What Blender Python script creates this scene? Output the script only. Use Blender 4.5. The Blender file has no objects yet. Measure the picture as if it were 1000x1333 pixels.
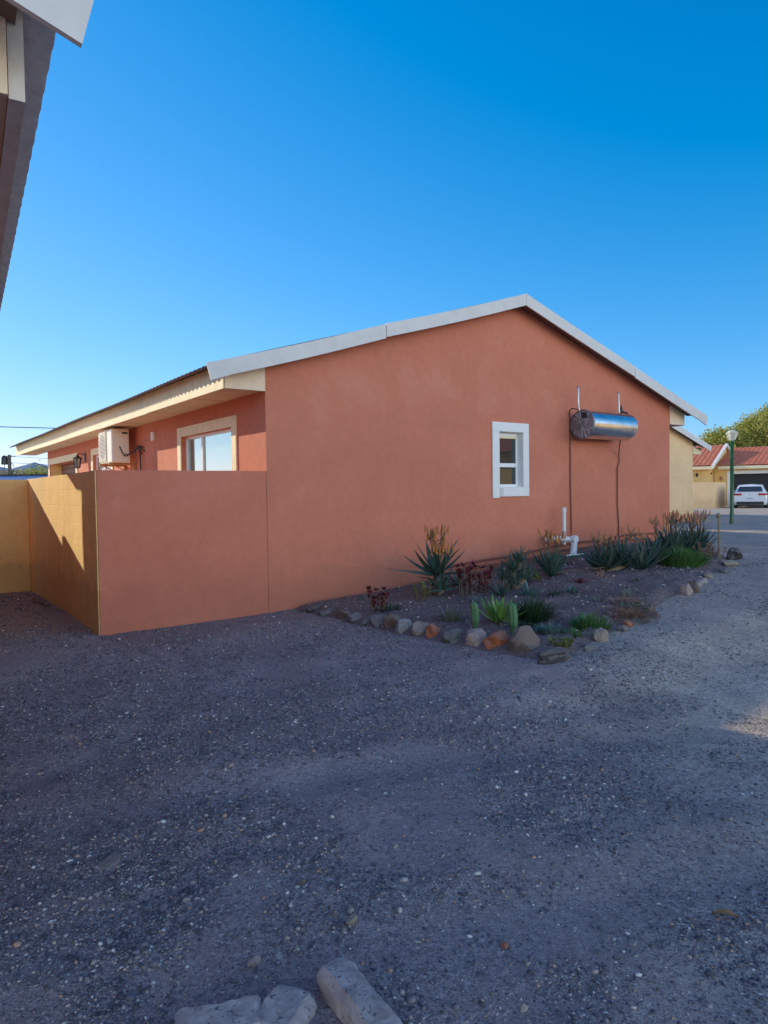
import bpy, math, random
import numpy as np
from mathutils import Vector, Matrix, noise as mnoise

rnd = random.Random(7)
sc = bpy.context.scene
COL = sc.collection
PI = math.pi
R = math.radians

# ------------------------------------------------------------------ frame
A = R(36.0)
OX, OY = -1.47, 8.61                       # left front corner of the orange house


def W(u, v, z=0.0):
    return (OX + u * math.cos(A) - v * math.sin(A), OY + u * math.sin(A) + v * math.cos(A), z)


def UV(x, y):
    dx, dy = x - OX, y - OY
    return dx * math.cos(A) + dy * math.sin(A), -dx * math.sin(A) + dy * math.cos(A)


def ss(a, b, x):
    t = np.clip((np.asarray(x, float) - a) / (b - a), 0, 1)
    return t * t * (3 - 2 * t)


def gzu(u):
    return .42 * ss(-.5, 8, u) - .22 * ss(20, 36, u)


BED = [(.30, .05), (.38, -.6), (.46, -1.5), (.52, -2.3), (.57, -3.0), (.64, -3.5), (.72, -3.88), (1.35, -3.82), (2.3, -3.62),
       (3.1, -3.42), (4.1, -3.25), (5.0, -2.98), (5.8, -2.8), (6.6, -2.45), (7.4, -1.9), (8.3, -1.2), (9.2, -.5), (9.6, .05)]


def bed_sd(u, v):
    """signed distance, positive inside the bed"""
    u = np.asarray(u, float); v = np.asarray(v, float)
    d = np.full(u.shape, 1e9); ins = np.zeros(u.shape, bool)
    n = len(BED)
    for i in range(n):
        x0, y0 = BED[i]; x1, y1 = BED[(i + 1) % n]
        ex, ey = x1 - x0, y1 - y0
        t = np.clip(((u - x0) * ex + (v - y0) * ey) / (ex * ex + ey * ey), 0, 1)
        d = np.minimum(d, np.hypot(u - x0 - t * ex, v - y0 - t * ey))
        c = ((y0 > v) != (y1 > v))
        with np.errstate(divide='ignore', invalid='ignore'):
            xi = x0 + (v - y0) * ex / (ey if ey else 1e-9)
        ins ^= (c & (u < xi))
    return np.where(ins, d, -d)


def bedz(u, v):
    s = float(bed_sd(np.array([u]), np.array([v]))[0])
    return float(gzu(u)) + .075 * float(ss(-.02, .28, s)) * (1.0 if s > -.05 else 0)


def vnoise(x, y, seed=0):
    """value noise on arrays"""
    xi = np.floor(x).astype(np.int64); yi = np.floor(y).astype(np.int64)
    fx = x - xi; fy = y - yi
    fx = fx * fx * (3 - 2 * fx); fy = fy * fy * (3 - 2 * fy)

    def h(a, b):
        n = (a * 374761393 + b * 668265263 + seed * 1442695041) & 0xffffffff
        n = ((n ^ (n >> 13)) * 1274126177) & 0xffffffff
        return ((n ^ (n >> 16)) & 0xffff) / 65535.0
    return (h(xi, yi) * (1 - fx) + h(xi + 1, yi) * fx) * (1 - fy) + (h(xi, yi + 1) * (1 - fx) + h(xi + 1, yi + 1) * fx) * fy


# ------------------------------------------------------------------ object helpers
def link(o, parent=None):
    COL.objects.link(o)
    if parent is not None:
        o.parent = parent
    return o


def tag(o, label=None, cat=None, group=None, kind=None):
    if label: o['label'] = label
    if cat: o['category'] = cat
    if group: o['group'] = group
    if kind: o['kind'] = kind
    return o


def thing(name, label, cat, loc=(0, 0, 0), rz=0.0, group=None):
    o = bpy.data.objects.new(name, None)
    o.empty_display_size = .1
    link(o)
    o.location = loc
    o.rotation_euler = (0, 0, rz)
    return tag(o, label, cat, group)


class MB:
    def __init__(s):
        s.v = []; s.f = []; s.m = []; s.cur = 0

    def add(s, vs, fs):
        b = len(s.v)
        s.v += [tuple(p) for p in vs]
        for f in fs:
            s.f.append(tuple(b + i for i in f)); s.m.append(s.cur)
        return s

    def box(s, x0, x1, y0, y1, z0, z1):
        vs = [(x0, y0, z0), (x1, y0, z0), (x1, y1, z0), (x0, y1, z0), (x0, y0, z1), (x1, y0, z1), (x1, y1, z1), (x0, y1, z1)]
        return s.add(vs, [(0, 3, 2, 1), (4, 5, 6, 7), (0, 1, 5, 4), (1, 2, 6, 5), (2, 3, 7, 6), (3, 0, 4, 7)])

    def quad(s, *p):
        return s.add(p, [tuple(range(len(p)))])

    def tube(s, pts, r, n=8, cap=True):
        rs = r if isinstance(r, (list, tuple)) else [r] * len(pts)
        vs = []; P = [Vector(p) for p in pts]
        up = None
        for i, p in enumerate(P):
            d = (P[min(i + 1, len(P) - 1)] - P[max(i - 1, 0)])
            d = d.normalized() if d.length > 1e-9 else Vector((0, 0, 1))
            if up is None:
                up = Vector((0, 0, 1)) if abs(d.z) < .9 else Vector((1, 0, 0))
            a = d.cross(up)
            if a.length < 1e-4:
                a = d.cross(Vector((1, 0, 0)) if abs(d.x) < .8 else Vector((0, 1, 0)))
            a.normalize(); b = d.cross(a)
            up = b.cross(d) * 1.0 if False else up
            for k in range(n):
                t = 2 * PI * k / n
                vs.append(p + (a * math.cos(t) + b * math.sin(t)) * rs[i])
        fs = []
        for i in range(len(P) - 1):
            for k in range(n):
                k2 = (k + 1) % n
                fs.append((i * n + k, i * n + k2, (i + 1) * n + k2, (i + 1) * n + k))
        if cap:
            fs.append(tuple(range(n))[::-1]); fs.append(tuple((len(P) - 1) * n + k for k in range(n)))
        return s.add(vs, fs)

    def lathe(s, prof, c=(0, 0, 0), n=24, axis='z', cap=True):
        vs = []
        for (r, h) in prof:
            for k in range(n):
                t = 2 * PI * k / n
                a, b = r * math.cos(t), r * math.sin(t)
                p = (a, b, h) if axis == 'z' else ((h, a, b) if axis == 'x' else (b, h, a))
                vs.append((p[0] + c[0], p[1] + c[1], p[2] + c[2]))
        fs = []
        for i in range(len(prof) - 1):
            for k in range(n):
                k2 = (k + 1) % n
                fs.append((i * n + k, i * n + k2, (i + 1) * n + k2, (i + 1) * n + k))
        if cap:
            fs.append(tuple(range(n))[::-1]); fs.append(tuple((len(prof) - 1) * n + k for k in range(n)))
        return s.add(vs, fs)

    def build(s, name, mats, parent=None, smooth=False, loc=None, rz=None, bevel=0):
        me = bpy.data.meshes.new(name)
        me.from_pydata(s.v, [], s.f)
        if not isinstance(mats, (list, tuple)): mats = [mats]
        for m in mats: me.materials.append(m)
        if any(s.m): me.polygons.foreach_set('material_index', s.m)
        me.update()
        o = bpy.data.objects.new(name, me)
        link(o, parent)
        if loc is not None: o.location = loc
        if rz is not None: o.rotation_euler = (0, 0, rz)
        if smooth is True:
            me.shade_smooth()
        elif smooth:
            me.shade_smooth()
            try:
                me.set_sharp_from_angle(angle=R(smooth))
            except Exception:
                pass
        if bevel:
            b = o.modifiers.new('bevel', 'BEVEL'); b.width = bevel; b.segments = 2; b.limit_method = 'ANGLE'; b.angle_limit = R(40)
        return o


# ------------------------------------------------------------------ materials
def newmat(name):
    m = bpy.data.materials.new(name); m.use_nodes = True
    nt = m.node_tree
    b = nt.nodes['Principled BSDF']
    return m, nt, b


def N(nt, t, **kw):
    n = nt.nodes.new(t)
    for k, v in kw.items():
        if k in n.inputs: n.inputs[k].default_value = v
        else: setattr(n, k, v)
    return n


def ramp(nt, fac, stops, interp='LINEAR'):
    r = nt.nodes.new('ShaderNodeValToRGB'); r.color_ramp.interpolation = interp
    els = r.color_ramp.elements
    while len(els) < len(stops): els.new(.5)
    for e, (p, c) in zip(els, stops):
        e.position = p; e.color = (c[0], c[1], c[2], 1) if len(c) == 3 else c
    nt.links.new(fac, r.inputs[0])
    return r.outputs[0]


def mix(nt, fac, a, b, mode='MIX'):
    m = nt.nodes.new('ShaderNodeMix'); m.data_type = 'RGBA'; m.blend_type = mode
    for s, val in ((0, fac), (6, a), (7, b)):
        if hasattr(val, 'is_linked') or hasattr(val, 'links'): nt.links.new(val, m.inputs[s])
        else: m.inputs[s].default_value = val if s == 0 else (val[0], val[1], val[2], 1)
    return m.outputs[2]


def pos(nt, scale=(1, 1, 1), obj=True):
    tc = nt.nodes.new('ShaderNodeTexCoord')
    mp = nt.nodes.new('ShaderNodeMapping'); mp.inputs['Scale'].default_value = scale
    nt.links.new(tc.outputs['Object'], mp.inputs[0])
    return mp.outputs[0]


def noise(nt, vec, scale, detail=4, rough=.55, dist=0):
    n = N(nt, 'ShaderNodeTexNoise', Scale=scale, Detail=detail, Roughness=rough, Distortion=dist)
    nt.links.new(vec, n.inputs['Vector'])
    return n.outputs['Fac']


def bump(nt, b, h, strength=.3, dist=.01):
    n = N(nt, 'ShaderNodeBump', Strength=strength, Distance=dist)
    nt.links.new(h, n.inputs['Height'])
    nt.links.new(n.outputs[0], b.inputs['Normal'])
    return n


def lerp(a, b, t): return tuple(a[i] * (1 - t) + b[i] * t for i in range(3))
def mul(a, k): return tuple(min(1, x * k) for x in a)


def plaster(name, c, blocks=False, dirt=.35, dirtcol=(.10, .07, .055), crack=False, streak=0.25):
    m, nt, b = newmat(name)
    v = pos(nt)
    big = noise(nt, v, .9, 5, .6, .4)
    col = ramp(nt, big, [(.3, mul(c, .86)), (.55, c), (.75, mul(lerp(c, (1, .9, .8), .08), 1.06))])
    med = noise(nt, v, 9, 5, .65)
    col = mix(nt, .38, col, ramp(nt, med, [(.3, mul(c, .8)), (.7, mul(c, 1.12))]))
    # vertical rain streaks
    sv = pos(nt, (5, 5, .35))
    st = noise(nt, sv, 1.6, 4, .7)
    stf = ramp(nt, st, [(.52, (0, 0, 0)), (.8, (streak, streak, streak))])
    col = mix(nt, stf, col, mul(c, .6))
    # splash dirt low on the wall
    sep = nt.nodes.new('ShaderNodeSeparateXYZ'); nt.links.new(v, sep.inputs[0])
    ad = N(nt, 'ShaderNodeMath', operation='MULTIPLY_ADD'); nt.links.new(noise(nt, v, 3.5, 6, .7), ad.inputs[0])
    ad.inputs[1].default_value = -.9; nt.links.new(sep.outputs[2], ad.inputs[2])
    dz = ramp(nt, ad.outputs[0], [(0.0, (dirt, dirt, dirt)), (.12, (dirt * .45,) * 3), (.45, (0, 0, 0))])
    rm = nt.nodes[-1]
    col = mix(nt, dz, col, dirtcol)
    h = noise(nt, v, 140, 3, .7)
    hb = noise(nt, v, 6, 4, .6)
    hs = N(nt, 'ShaderNodeMath', operation='MULTIPLY_ADD'); nt.links.new(hb, hs.inputs[0]); hs.inputs[1].default_value = 3.0
    nt.links.new(h, hs.inputs[2])
    hh = hs.outputs[0]
    if crack:
        vo = N(nt, 'ShaderNodeTexVoronoi', feature='DISTANCE_TO_EDGE', Scale=.55)
        wv = nt.nodes.new('ShaderNodeVectorMath'); wv.operation = 'ADD'
        nn = N(nt, 'ShaderNodeTexNoise', Scale=3.0, Detail=6.0); nt.links.new(v, nn.inputs[0])
        sc_ = nt.nodes.new('ShaderNodeVectorMath'); sc_.operation = 'SCALE'; sc_.inputs[3].default_value = .7
        nt.links.new(nn.outputs['Color'], sc_.inputs[0])
        nt.links.new(v, wv.inputs[0]); nt.links.new(sc_.outputs[0], wv.inputs[1]); nt.links.new(wv.outputs[0], vo.inputs['Vector'])
        ck = ramp(nt, vo.outputs['Distance'], [(0, (1, 1, 1)), (.009, (0, 0, 0))])
        gate = ramp(nt, noise(nt, v, 1.3, 2), [(.56, (0, 0, 0)), (.62, (.55, .55, .55))])
        mg = mix(nt, 1.0, ck, gate, 'MULTIPLY')
        col = mix(nt, mg, col, mul(c, .35))
    if blocks:
        # faint block courses showing through the paint; wall runs along local Y or X
        cx_ = nt.nodes.new('ShaderNodeCombineXYZ')
        su = N(nt, 'ShaderNodeMath', operation='ADD'); nt.links.new(sep.outputs[0], su.inputs[0]); nt.links.new(sep.outputs[1], su.inputs[1])
        nt.links.new(su.outputs[0], cx_.inputs[0]); nt.links.new(sep.outputs[2], cx_.inputs[1])
        br = N(nt, 'ShaderNodeTexBrick', Scale=1.0)
        br.inputs['Brick Width'].default_value = .40; br.inputs['Row Height'].default_value = .20
        br.inputs['Mortar Size'].default_value = .008; br.inputs['Mortar Smooth'].default_value = .6
        br.inputs['Color1'].default_value = (1, 1, 1, 1); br.inputs['Color2'].default_value = (.94, .94, .94, 1); br.inputs['Mortar'].default_value = (.72, .72, .72, 1)
        nt.links.new(cx_.outputs[0], br.inputs['Vector'])
        col = mix(nt, .16, col, br.outputs['Color'], 'MULTIPLY')
        h2 = N(nt, 'ShaderNodeMath', operation='MULTIPLY_ADD'); nt.links.new(br.outputs['Fac'], h2.inputs[0]); h2.inputs[1].default_value = -.8
        nt.links.new(hh, h2.inputs[2]); hh = h2.outputs[0]
    nt.links.new(col, b.inputs['Base Color'])
    b.inputs['Roughness'].default_value = .88
    b.inputs['Specular IOR Level'].default_value = .25
    bump(nt, b, hh, .35, .006)
    return m


def simple(name, c, rough=.6, metal=0, var=.12, scale=8, bmp=.1, spec=.5, dirt=0, dirtcol=(.1, .08, .06)):
    m, nt, b = newmat(name)
    v = pos(nt)
    n = noise(nt, v, scale, 5, .6)
    col = ramp(nt, n, [(.3, mul(c, 1 - var)), (.7, mul(c, 1 + var))])
    if dirt:
        d = ramp(nt, noise(nt, v, scale * .4, 6, .7, .5), [(.5, (0, 0, 0)), (.75, (dirt,) * 3)])
        col = mix(nt, d, col, dirtcol)
    nt.links.new(col, b.inputs['Base Color'])
    b.inputs['Roughness'].default_value = rough
    b.inputs['Metallic'].default_value = metal
    b.inputs['Specular IOR Level'].default_value = spec
    if bmp: bump(nt, b, noise(nt, v, scale * 6, 4, .6), bmp, .004)
    return m


def island(name, cols, rough=.8, spec=.3, hscale=30, trans=None, bmp=0.0):
    """colour varies from piece to piece (leaf to leaf, pebble to pebble)"""
    m, nt, b = newmat(name)
    g = nt.nodes.new('ShaderNodeNewGeometry')
    st = [(i / max(1, len(cols) - 1), c) for i, c in enumerate(cols)] if not isinstance(cols[0][1], tuple) else cols
    col = ramp(nt, g.outputs['Random Per Island'], st)
    v = pos(nt)
    n = noise(nt, v, hscale, 3, .6)
    col = mix(nt, .5, col, ramp(nt, n, [(.3, (.55, .55, .55)), (.7, (1.25, 1.25, 1.25))]), 'MULTIPLY')
    nt.links.new(col, b.inputs['Base Color'])
    b.inputs['Roughness'].default_value = rough
    b.inputs['Specular IOR Level'].default_value = spec
    if bmp: bump(nt, b, noise(nt, v, hscale * 4, 3), bmp, .003)
    if trans:
        tr = N(nt, 'ShaderNodeBsdfTranslucent'); nt.links.new(col, tr.inputs[0])
        ms = N(nt, 'ShaderNodeMixShader'); ms.inputs[0].default_value = trans
        out = nt.nodes['Material Output']
        nt.links.new(b.outputs[0], ms.inputs[1]); nt.links.new(tr.outputs[0], ms.inputs[2]); nt.links.new(ms.outputs[0], out.inputs[0])
    return m


ORANGE = (.61, .211, .133)
M = {}
M['orange'] = plaster('orange_plaster', ORANGE, dirt=.22, crack=False, streak=.10)
M['orange_rough'] = plaster('orange_boundary_plaster', (.61, .205, .132), dirt=.2, crack=True, streak=.12)
M['yellow'] = plaster('yellow_block_paint', (.98, .66, .27), blocks=True, dirt=.35, streak=.35)
M['sand'] = plaster('sand_plaster', (.86, .60, .34), dirt=.2, streak=.1)
M['sand2'] = plaster('golden_plaster', (.78, .54, .22), dirt=.2, streak=.1)
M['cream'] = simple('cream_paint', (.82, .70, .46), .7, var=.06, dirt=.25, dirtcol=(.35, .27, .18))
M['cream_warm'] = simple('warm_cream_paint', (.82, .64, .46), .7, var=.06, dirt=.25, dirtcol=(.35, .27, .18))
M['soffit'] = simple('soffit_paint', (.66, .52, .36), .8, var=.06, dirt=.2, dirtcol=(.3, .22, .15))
M['fibre'] = simple('fibre_cement_board', (.66, .64, .62), .65, var=.05, scale=5, dirt=.22, dirtcol=(.40, .37, .35))
M['fibre_dark'] = simple('board_joint', (.06, .055, .05), .8)
M['wood_brown'] = simple('brown_timber', (.17, .095, .075), .7, var=.2)
M['white_trim'] = simple('white_trim_paint', (.80, .80, .78), .6, var=.04, dirt=.18, dirtcol=(.5, .46, .42))
M['white_gloss'] = simple('white_frame_paint', (.82, .83, .84), .35, var=.03, bmp=0)
M['white_metal'] = simple('white_enamel', (.80, .76, .66), .4, var=.04, bmp=0)
M['black'] = simple('black_metal', (.02, .02, .022), .45, var=.1, bmp=0)
M['rust'] = simple('rusty_bracket', (.42, .20, .09), .75, var=.25)
M['copper_brown'] = simple('brown_painted_pipe', (.20, .065, .045), .6, var=.15, bmp=0)
M['pvc'] = simple('white_plastic_pipe', (.72, .74, .74), .35, var=.05, dirt=.3, dirtcol=(.35, .32, .28), bmp=0)
M['silver_leg'] = simple('galvanised_steel', (.66, .64, .62), .4, .7, bmp=0)
M['green_paint'] = simple('green_pole_paint', (.015, .12, .06), .3, var=.1, bmp=0)
M['lamp_glass'] = simple('frosted_lamp_cover', (.72, .68, .56), .3, var=.05, bmp=0)
M['cardboard'] = simple('dark_door', (.022, .022, .026), .6)
M['concrete'] = simple('bounce_slab_concrete', (.74, .64, .50), .85, var=.12, scale=12, dirt=.15)


def roofmat(name, c, c2):
    m, nt, b = newmat(name)
    v = pos(nt)
    col = ramp(nt, noise(nt, v, 2.5, 6, .65, .3), [(.3, c), (.7, c2)])
    g = ramp(nt, noise(nt, v, 40, 3), [(.3, (.8,) * 3), (.7, (1.15,) * 3)])
    nt.links.new(mix(nt, .6, col, g, 'MULTIPLY'), b.inputs['Base Color'])
    b.inputs['Roughness'].default_value = .85
    bump(nt, b, noise(nt, v, 60, 4), .15, .004)
    return m


M['roof_grey'] = roofmat('grey_fibre_sheet', (.16, .13, .115), (.25, .21, .19))
M['roof_pale'] = roofmat('pale_fibre_sheet', (.60, .53, .55), (.72, .65, .66))
M['fascia_grey'] = simple('greyed_fascia_paint', (.72, .66, .58), .8, var=.12, dirt=.4, dirtcol=(.25, .21, .18))
M['roof_red'] = roofmat('terracotta_tiles', (.46, .13, .075), (.60, .20, .11))


def glassmat(name, tint=(.02, .03, .035), rough=.03):
    m, nt, b = newmat(name)
    b.inputs['Base Color'].default_value = (*tint, 1)
    b.inputs['Roughness'].default_value = rough
    b.inputs['IOR'].default_value = 1.6
    b.inputs['Specular IOR Level'].default_value = 1.0
    v = pos(nt)
    bump(nt, b, noise(nt, v, 1.3, 2), .03, .02)
    return m


M['glass'] = glassmat('window_glass')
M['glass_sky'] = glassmat('reflective_glass', (.16, .22, .24), .03)
_b = M['glass_sky'].node_tree.nodes['Principled BSDF']; _b.inputs['Metallic'].default_value = .75; _b.inputs['Base Color'].default_value = (.38, .62, .60, 1)
M['glass_curtain'] = glassmat('curtained_glass', (.22, .23, .22), .04)


def door_slats(name, c):
    m, nt, b = newmat(name)
    v = pos(nt)
    wv = N(nt, 'ShaderNodeTexWave', wave_type='BANDS', bands_direction='Z', Scale=2.2, Distortion=0.0)
    nt.links.new(v, wv.inputs[0])
    col = ramp(nt, wv.outputs['Fac'], [(0, mul(c, .45)), (.2, c), (1, mul(c, 1.2))])
    nt.links.new(col, b.inputs['Base Color']); b.inputs['Roughness'].default_value = .6
    bump(nt, b, wv.outputs['Fac'], .5, .02)
    return m


M['door_brown'] = door_slats('brown_slatted_door', (.20, .095, .055))


def steelmat():
    m, nt, b = newmat('polished_steel_jacket')
    v = pos(nt)
    b.inputs['Metallic'].default_value = 1.0
    b.inputs['Roughness'].default_value = .24
    col = ramp(nt, noise(nt, v, 6, 4, .6), [(.3, (.52, .54, .56)), (.7, (.72, .73, .74))])
    nt.links.new(col, b.inputs['Base Color'])
    hv = pos(nt, (1, 14, 14))
    bump(nt, b, noise(nt, hv, 1.2, 3), .10, .01)
    return m


M['steel'] = steelmat()


def capmat():
    m, nt, b = newmat('wrinkled_foil_cap')
    v = pos(nt)
    nt.links.new(ramp(nt, noise(nt, v, 9, 5), [(.3, (.16, .17, .21)), (.7, (.38, .40, .45))]), b.inputs['Base Color'])
    b.inputs['Metallic'].default_value = .6; b.inputs['Roughness'].default_value = .4
    bump(nt, b, noise(nt, v, 22, 4), .5, .01)
    return m


M['cap'] = capmat()


def groundmat(bed=False):
    m, nt, b = newmat('garden_soil' if bed else 'gravelly_ground')
    v = pos(nt)
    soil = ramp(nt, noise(nt, v, .55, 6, .6, .6), [(.3, (.24, .18, .175)), (.5, (.33, .265, .26)), (.72, (.44, .39, .38))])
    sepx = nt.nodes.new('ShaderNodeSeparateXYZ'); nt.links.new(v, sepx.inputs[0])
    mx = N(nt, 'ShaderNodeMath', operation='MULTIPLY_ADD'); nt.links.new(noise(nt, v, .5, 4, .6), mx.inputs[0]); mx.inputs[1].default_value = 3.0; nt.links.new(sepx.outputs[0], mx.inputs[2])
    drive = nt.nodes.new('ShaderNodeMapRange'); drive.inputs[1].default_value = 2.0; drive.inputs[2].default_value = 3.8; drive.inputs[4].default_value = 0.0 if bed else .8  # pale drive soil, made lighter still so sunlit patch and strip look brighter
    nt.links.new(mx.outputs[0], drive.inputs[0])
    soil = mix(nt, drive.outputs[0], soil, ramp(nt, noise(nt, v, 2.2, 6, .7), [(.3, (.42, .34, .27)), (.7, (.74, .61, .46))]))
    sy_ = N(nt, 'ShaderNodeMath', operation='MULTIPLY_ADD'); nt.links.new(sepx.outputs[1], sy_.inputs[0]); sy_.inputs[1].default_value = -.6; nt.links.new(mx.outputs[0], sy_.inputs[2])
    red = nt.nodes.new('ShaderNodeMapRange'); red.inputs[1].default_value = -5.2; red.inputs[2].default_value = -7.6; red.inputs[3].default_value = 0.0; red.inputs[4].default_value = .75
    nt.links.new(sy_.outputs[0], red.inputs[0])
    soil = mix(nt, red.outputs[0], soil, (.36, .22, .15))
    fine = ramp(nt, noise(nt, v, 26, 6, .75), [(.25, (.55,) * 3), (.5, (.95,) * 3), (.75, (1.4,) * 3)])
    soil = mix(nt, .8, soil, fine, 'MULTIPLY')
    # grit: three sizes of cells, each its own shade
    prev = soil; hsum = None
    for k, (s, amt, lo, hi) in enumerate([(38, .55, .44, .56), (85, .6, .36, .54), (170, .65, .30, .5)]):
        vo = N(nt, 'ShaderNodeTexVoronoi', feature='F1', Scale=float(s), Randomness=1.0)
        nt.links.new(v, vo.inputs['Vector'])
        sepc = nt.nodes.new('ShaderNodeSeparateColor'); nt.links.new(vo.outputs['Color'], sepc.inputs[0])
        pc = ramp(nt, sepc.outputs[0], [(0, (.07, .07, .085)), (.45, (.14, .135, .15)), (.7, (.24, .225, .22)), (.9, (.42, .405, .40)), (.975, (.64, .62, .60))])
        pick = ramp(nt, sepc.outputs[1], [(.35, (0, 0, 0)), (.42, (1, 1, 1))])
        edge = ramp(nt, vo.outputs['Distance'], [(.42, (1, 1, 1)), (.56, (0, 0, 0))])
        zone = ramp(nt, noise(nt, v, .8 + .5 * k, 5, .65, .5), [(lo - (.1 if bed else 0), (0, 0, 0)), (hi, (amt,) * 3)])
        f = mix(nt, 1.0, mix(nt, 1.0, pick, edge, 'MULTIPLY'), zone, 'MULTIPLY')
        prev = mix(nt, f, prev, pc)
        inv = N(nt, 'ShaderNodeMath', operation='SUBTRACT'); inv.inputs[0].default_value = 1.0; nt.links.new(vo.outputs['Distance'], inv.inputs[1])
        ml = N(nt, 'ShaderNodeMath', operation='MULTIPLY'); nt.links.new(inv.outputs[0], ml.inputs[0]); nt.links.new(f, ml.inputs[1])
        m2 = N(nt, 'ShaderNodeMath', operation='MULTIPLY'); nt.links.new(ml.outputs[0], m2.inputs[0]); m2.inputs[1].default_value = 38. / s
        if hsum is None: hsum = m2.outputs[0]
        else:
            ad = N(nt, 'ShaderNodeMath', operation='ADD'); nt.links.new(hsum, ad.inputs[0]); nt.links.new(m2.outputs[0], ad.inputs[1]); hsum = ad.outputs[0]
    nz = noise(nt, v, 55, 6, .75)
    ad = N(nt, 'ShaderNodeMath', operation='MULTIPLY_ADD'); nt.links.new(nz, ad.inputs[0]); ad.inputs[1].default_value = .7; nt.links.new(hsum, ad.inputs[2])
    if bed: prev = mix(nt, 1.0, prev, (.66, .60, .58), 'MULTIPLY')
    nt.links.new(prev, b.inputs['Base Color'])
    b.inputs['Roughness'].default_value = .95
    b.inputs['Specular IOR Level'].default_value = .15
    bump(nt, b, ad.outputs[0], .9, .012)
    return m


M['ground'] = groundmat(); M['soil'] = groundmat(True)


def rockmat(name, c, c2, sc=9):
    m, nt, b = newmat(name)
    v = pos(nt)
    col = ramp(nt, noise(nt, v, sc, 6, .65, .8), [(.3, c), (.62, c2), (.8, mul(c2, 1.35))])
    sp = ramp(nt, noise(nt, v, sc * 9, 4, .7), [(.35, (.6,) * 3), (.6, (1.05,) * 3), (.75, (1.3,) * 3)])
    col = mix(nt, .8, col, sp, 'MULTIPLY')
    gm_ = nt.nodes.new('ShaderNodeNewGeometry'); sn = nt.nodes.new('ShaderNodeSeparateXYZ'); nt.links.new(gm_.outputs['Normal'], sn.inputs[0])
    du = N(nt, 'ShaderNodeMath', operation='MULTIPLY_ADD'); nt.links.new(noise(nt, v, sc * 2.5, 5, .7), du.inputs[0]); du.inputs[1].default_value = 1.4; nt.links.new(sn.outputs[2], du.inputs[2])
    dust = ramp(nt, du.outputs[0], [(.8, (.05,) * 3), (1.1, (.34,) * 3)])
    col = mix(nt, dust, col, (.30, .26, .24))
    nt.links.new(col, b.inputs['Base Color'])
    b.inputs['Roughness'].default_value = .9; b.inputs['Specular IOR Level'].default_value = .25
    bump(nt, b, noise(nt, v, sc * 5, 6, .7), .9, .015)
    return m


RK = {
    'grey': rockmat('grey_stone', (.10, .10, .11), (.20, .19, .19)),
    'dark': rockmat('dark_stone', (.03, .03, .035), (.06, .055, .06)),
    'brown': rockmat('brown_stone', (.10, .065, .05), (.20, .13, .10)),
    'red': rockmat('orange_stone', (.26, .075, .03), (.50, .16, .07)),
    'pink': rockmat('pinkish_stone', (.30, .20, .18), (.52, .40, .36)),
    'tan': rockmat('tan_stone', (.22, .18, .15), (.40, .34, .28)),
    'green': rockmat('greenish_stone', (.07, .085, .075), (.13, .155, .14)),
    'white': rockmat('pale_stone', (.26, .24, .23), (.44, .42, .39)),
    'block': rockmat('weathered_concrete', (.34, .30, .29), (.66, .61, .59), 14),
}

def pitted():
    m, nt, b = newmat('pitted_concrete')
    v = pos(nt)
    col = ramp(nt, noise(nt, v, 13, 6, .7, .6), [(.3, (.22, .185, .18)), (.5, (.37, .33, .315)), (.72, (.52, .485, .465))])
    moss = ramp(nt, noise(nt, v, 7, 5, .7, 1.0), [(.52, (0, 0, 0)), (.66, (.6,) * 3)])
    col = mix(nt, moss, col, (.16, .14, .15))
    pit = ramp(nt, noise(nt, v, 75, 3, .6), [(.33, (0, 0, 0)), (.40, (1, 1, 1))])
    gate = ramp(nt, noise(nt, v, 11, 3, .6), [(.42, (1, 1, 1)), (.55, (0, 0, 0))])
    pf = mix(nt, 1.0, pit, gate, 'LIGHTEN')
    col = mix(nt, pf, (.07, .06, .065), col)
    nt.links.new(col, b.inputs['Base Color']); b.inputs['Roughness'].default_value = .92
    ad = N(nt, 'ShaderNodeMath', operation='MULTIPLY_ADD'); nt.links.new(noise(nt, v, 60, 6, .75), ad.inputs[0]); ad.inputs[1].default_value = .6; nt.links.new(pf, ad.inputs[2])
    bump(nt, b, ad.outputs[0], .8, .006)
    return m


RK['block'] = pitted()

# ------------------------------------------------------------------ camera
cam = bpy.data.cameras.new('camera'); co = bpy.data.objects.new('camera', cam); COL.objects.link(co)
cam.sensor_fit = 'HORIZONTAL'; cam.sensor_width = 36; cam.lens = 890 / 1000 * 36
cam.clip_start = .05; cam.clip_end = 20000
co.matrix_world = Matrix.Translation((0, 0, 1.53)) @ (Matrix.Rotation(PI / 2 - R(1.77), 4, 'X') @ Matrix.Rotation(-.014, 4, 'Z'))
sc.camera = co

# ------------------------------------------------------------------ light
TH = R(68.3); EL = R(18.5)
su, sv = -math.cos(TH), math.sin(TH)                      # direction towards the sun, house frame
sx = su * math.cos(A) - sv * math.sin(A); sy = su * math.sin(A) + sv * math.cos(A)
SUN = Vector((sx * math.cos(EL), sy * math.cos(EL), math.sin(EL)))
sl = bpy.data.lights.new('sun', 'SUN'); sl.energy = 5.0; sl.angle = R(.5); sl.color = (1.0, .88, .64)
so = bpy.data.objects.new('sun', sl); COL.objects.link(so)
so.rotation_euler = SUN.to_track_quat('Z', 'Y').to_euler()
so.location = (0, 0, 20)
world = bpy.data.worlds.new('World'); sc.world = world; world.use_nodes = True
wn = world.node_tree
bg = wn.nodes['Background']
sky = wn.nodes.new('ShaderNodeTexSky'); sky.sky_type = 'NISHITA'; sky.sun_disc = False
sky.sun_elevation = EL
sky.sun_rotation = math.atan2(SUN.x, SUN.y)
sky.altitude = 900; sky.air_density = 1.0; sky.dust_density = .25; sky.ozone_density = 2.2
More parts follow.
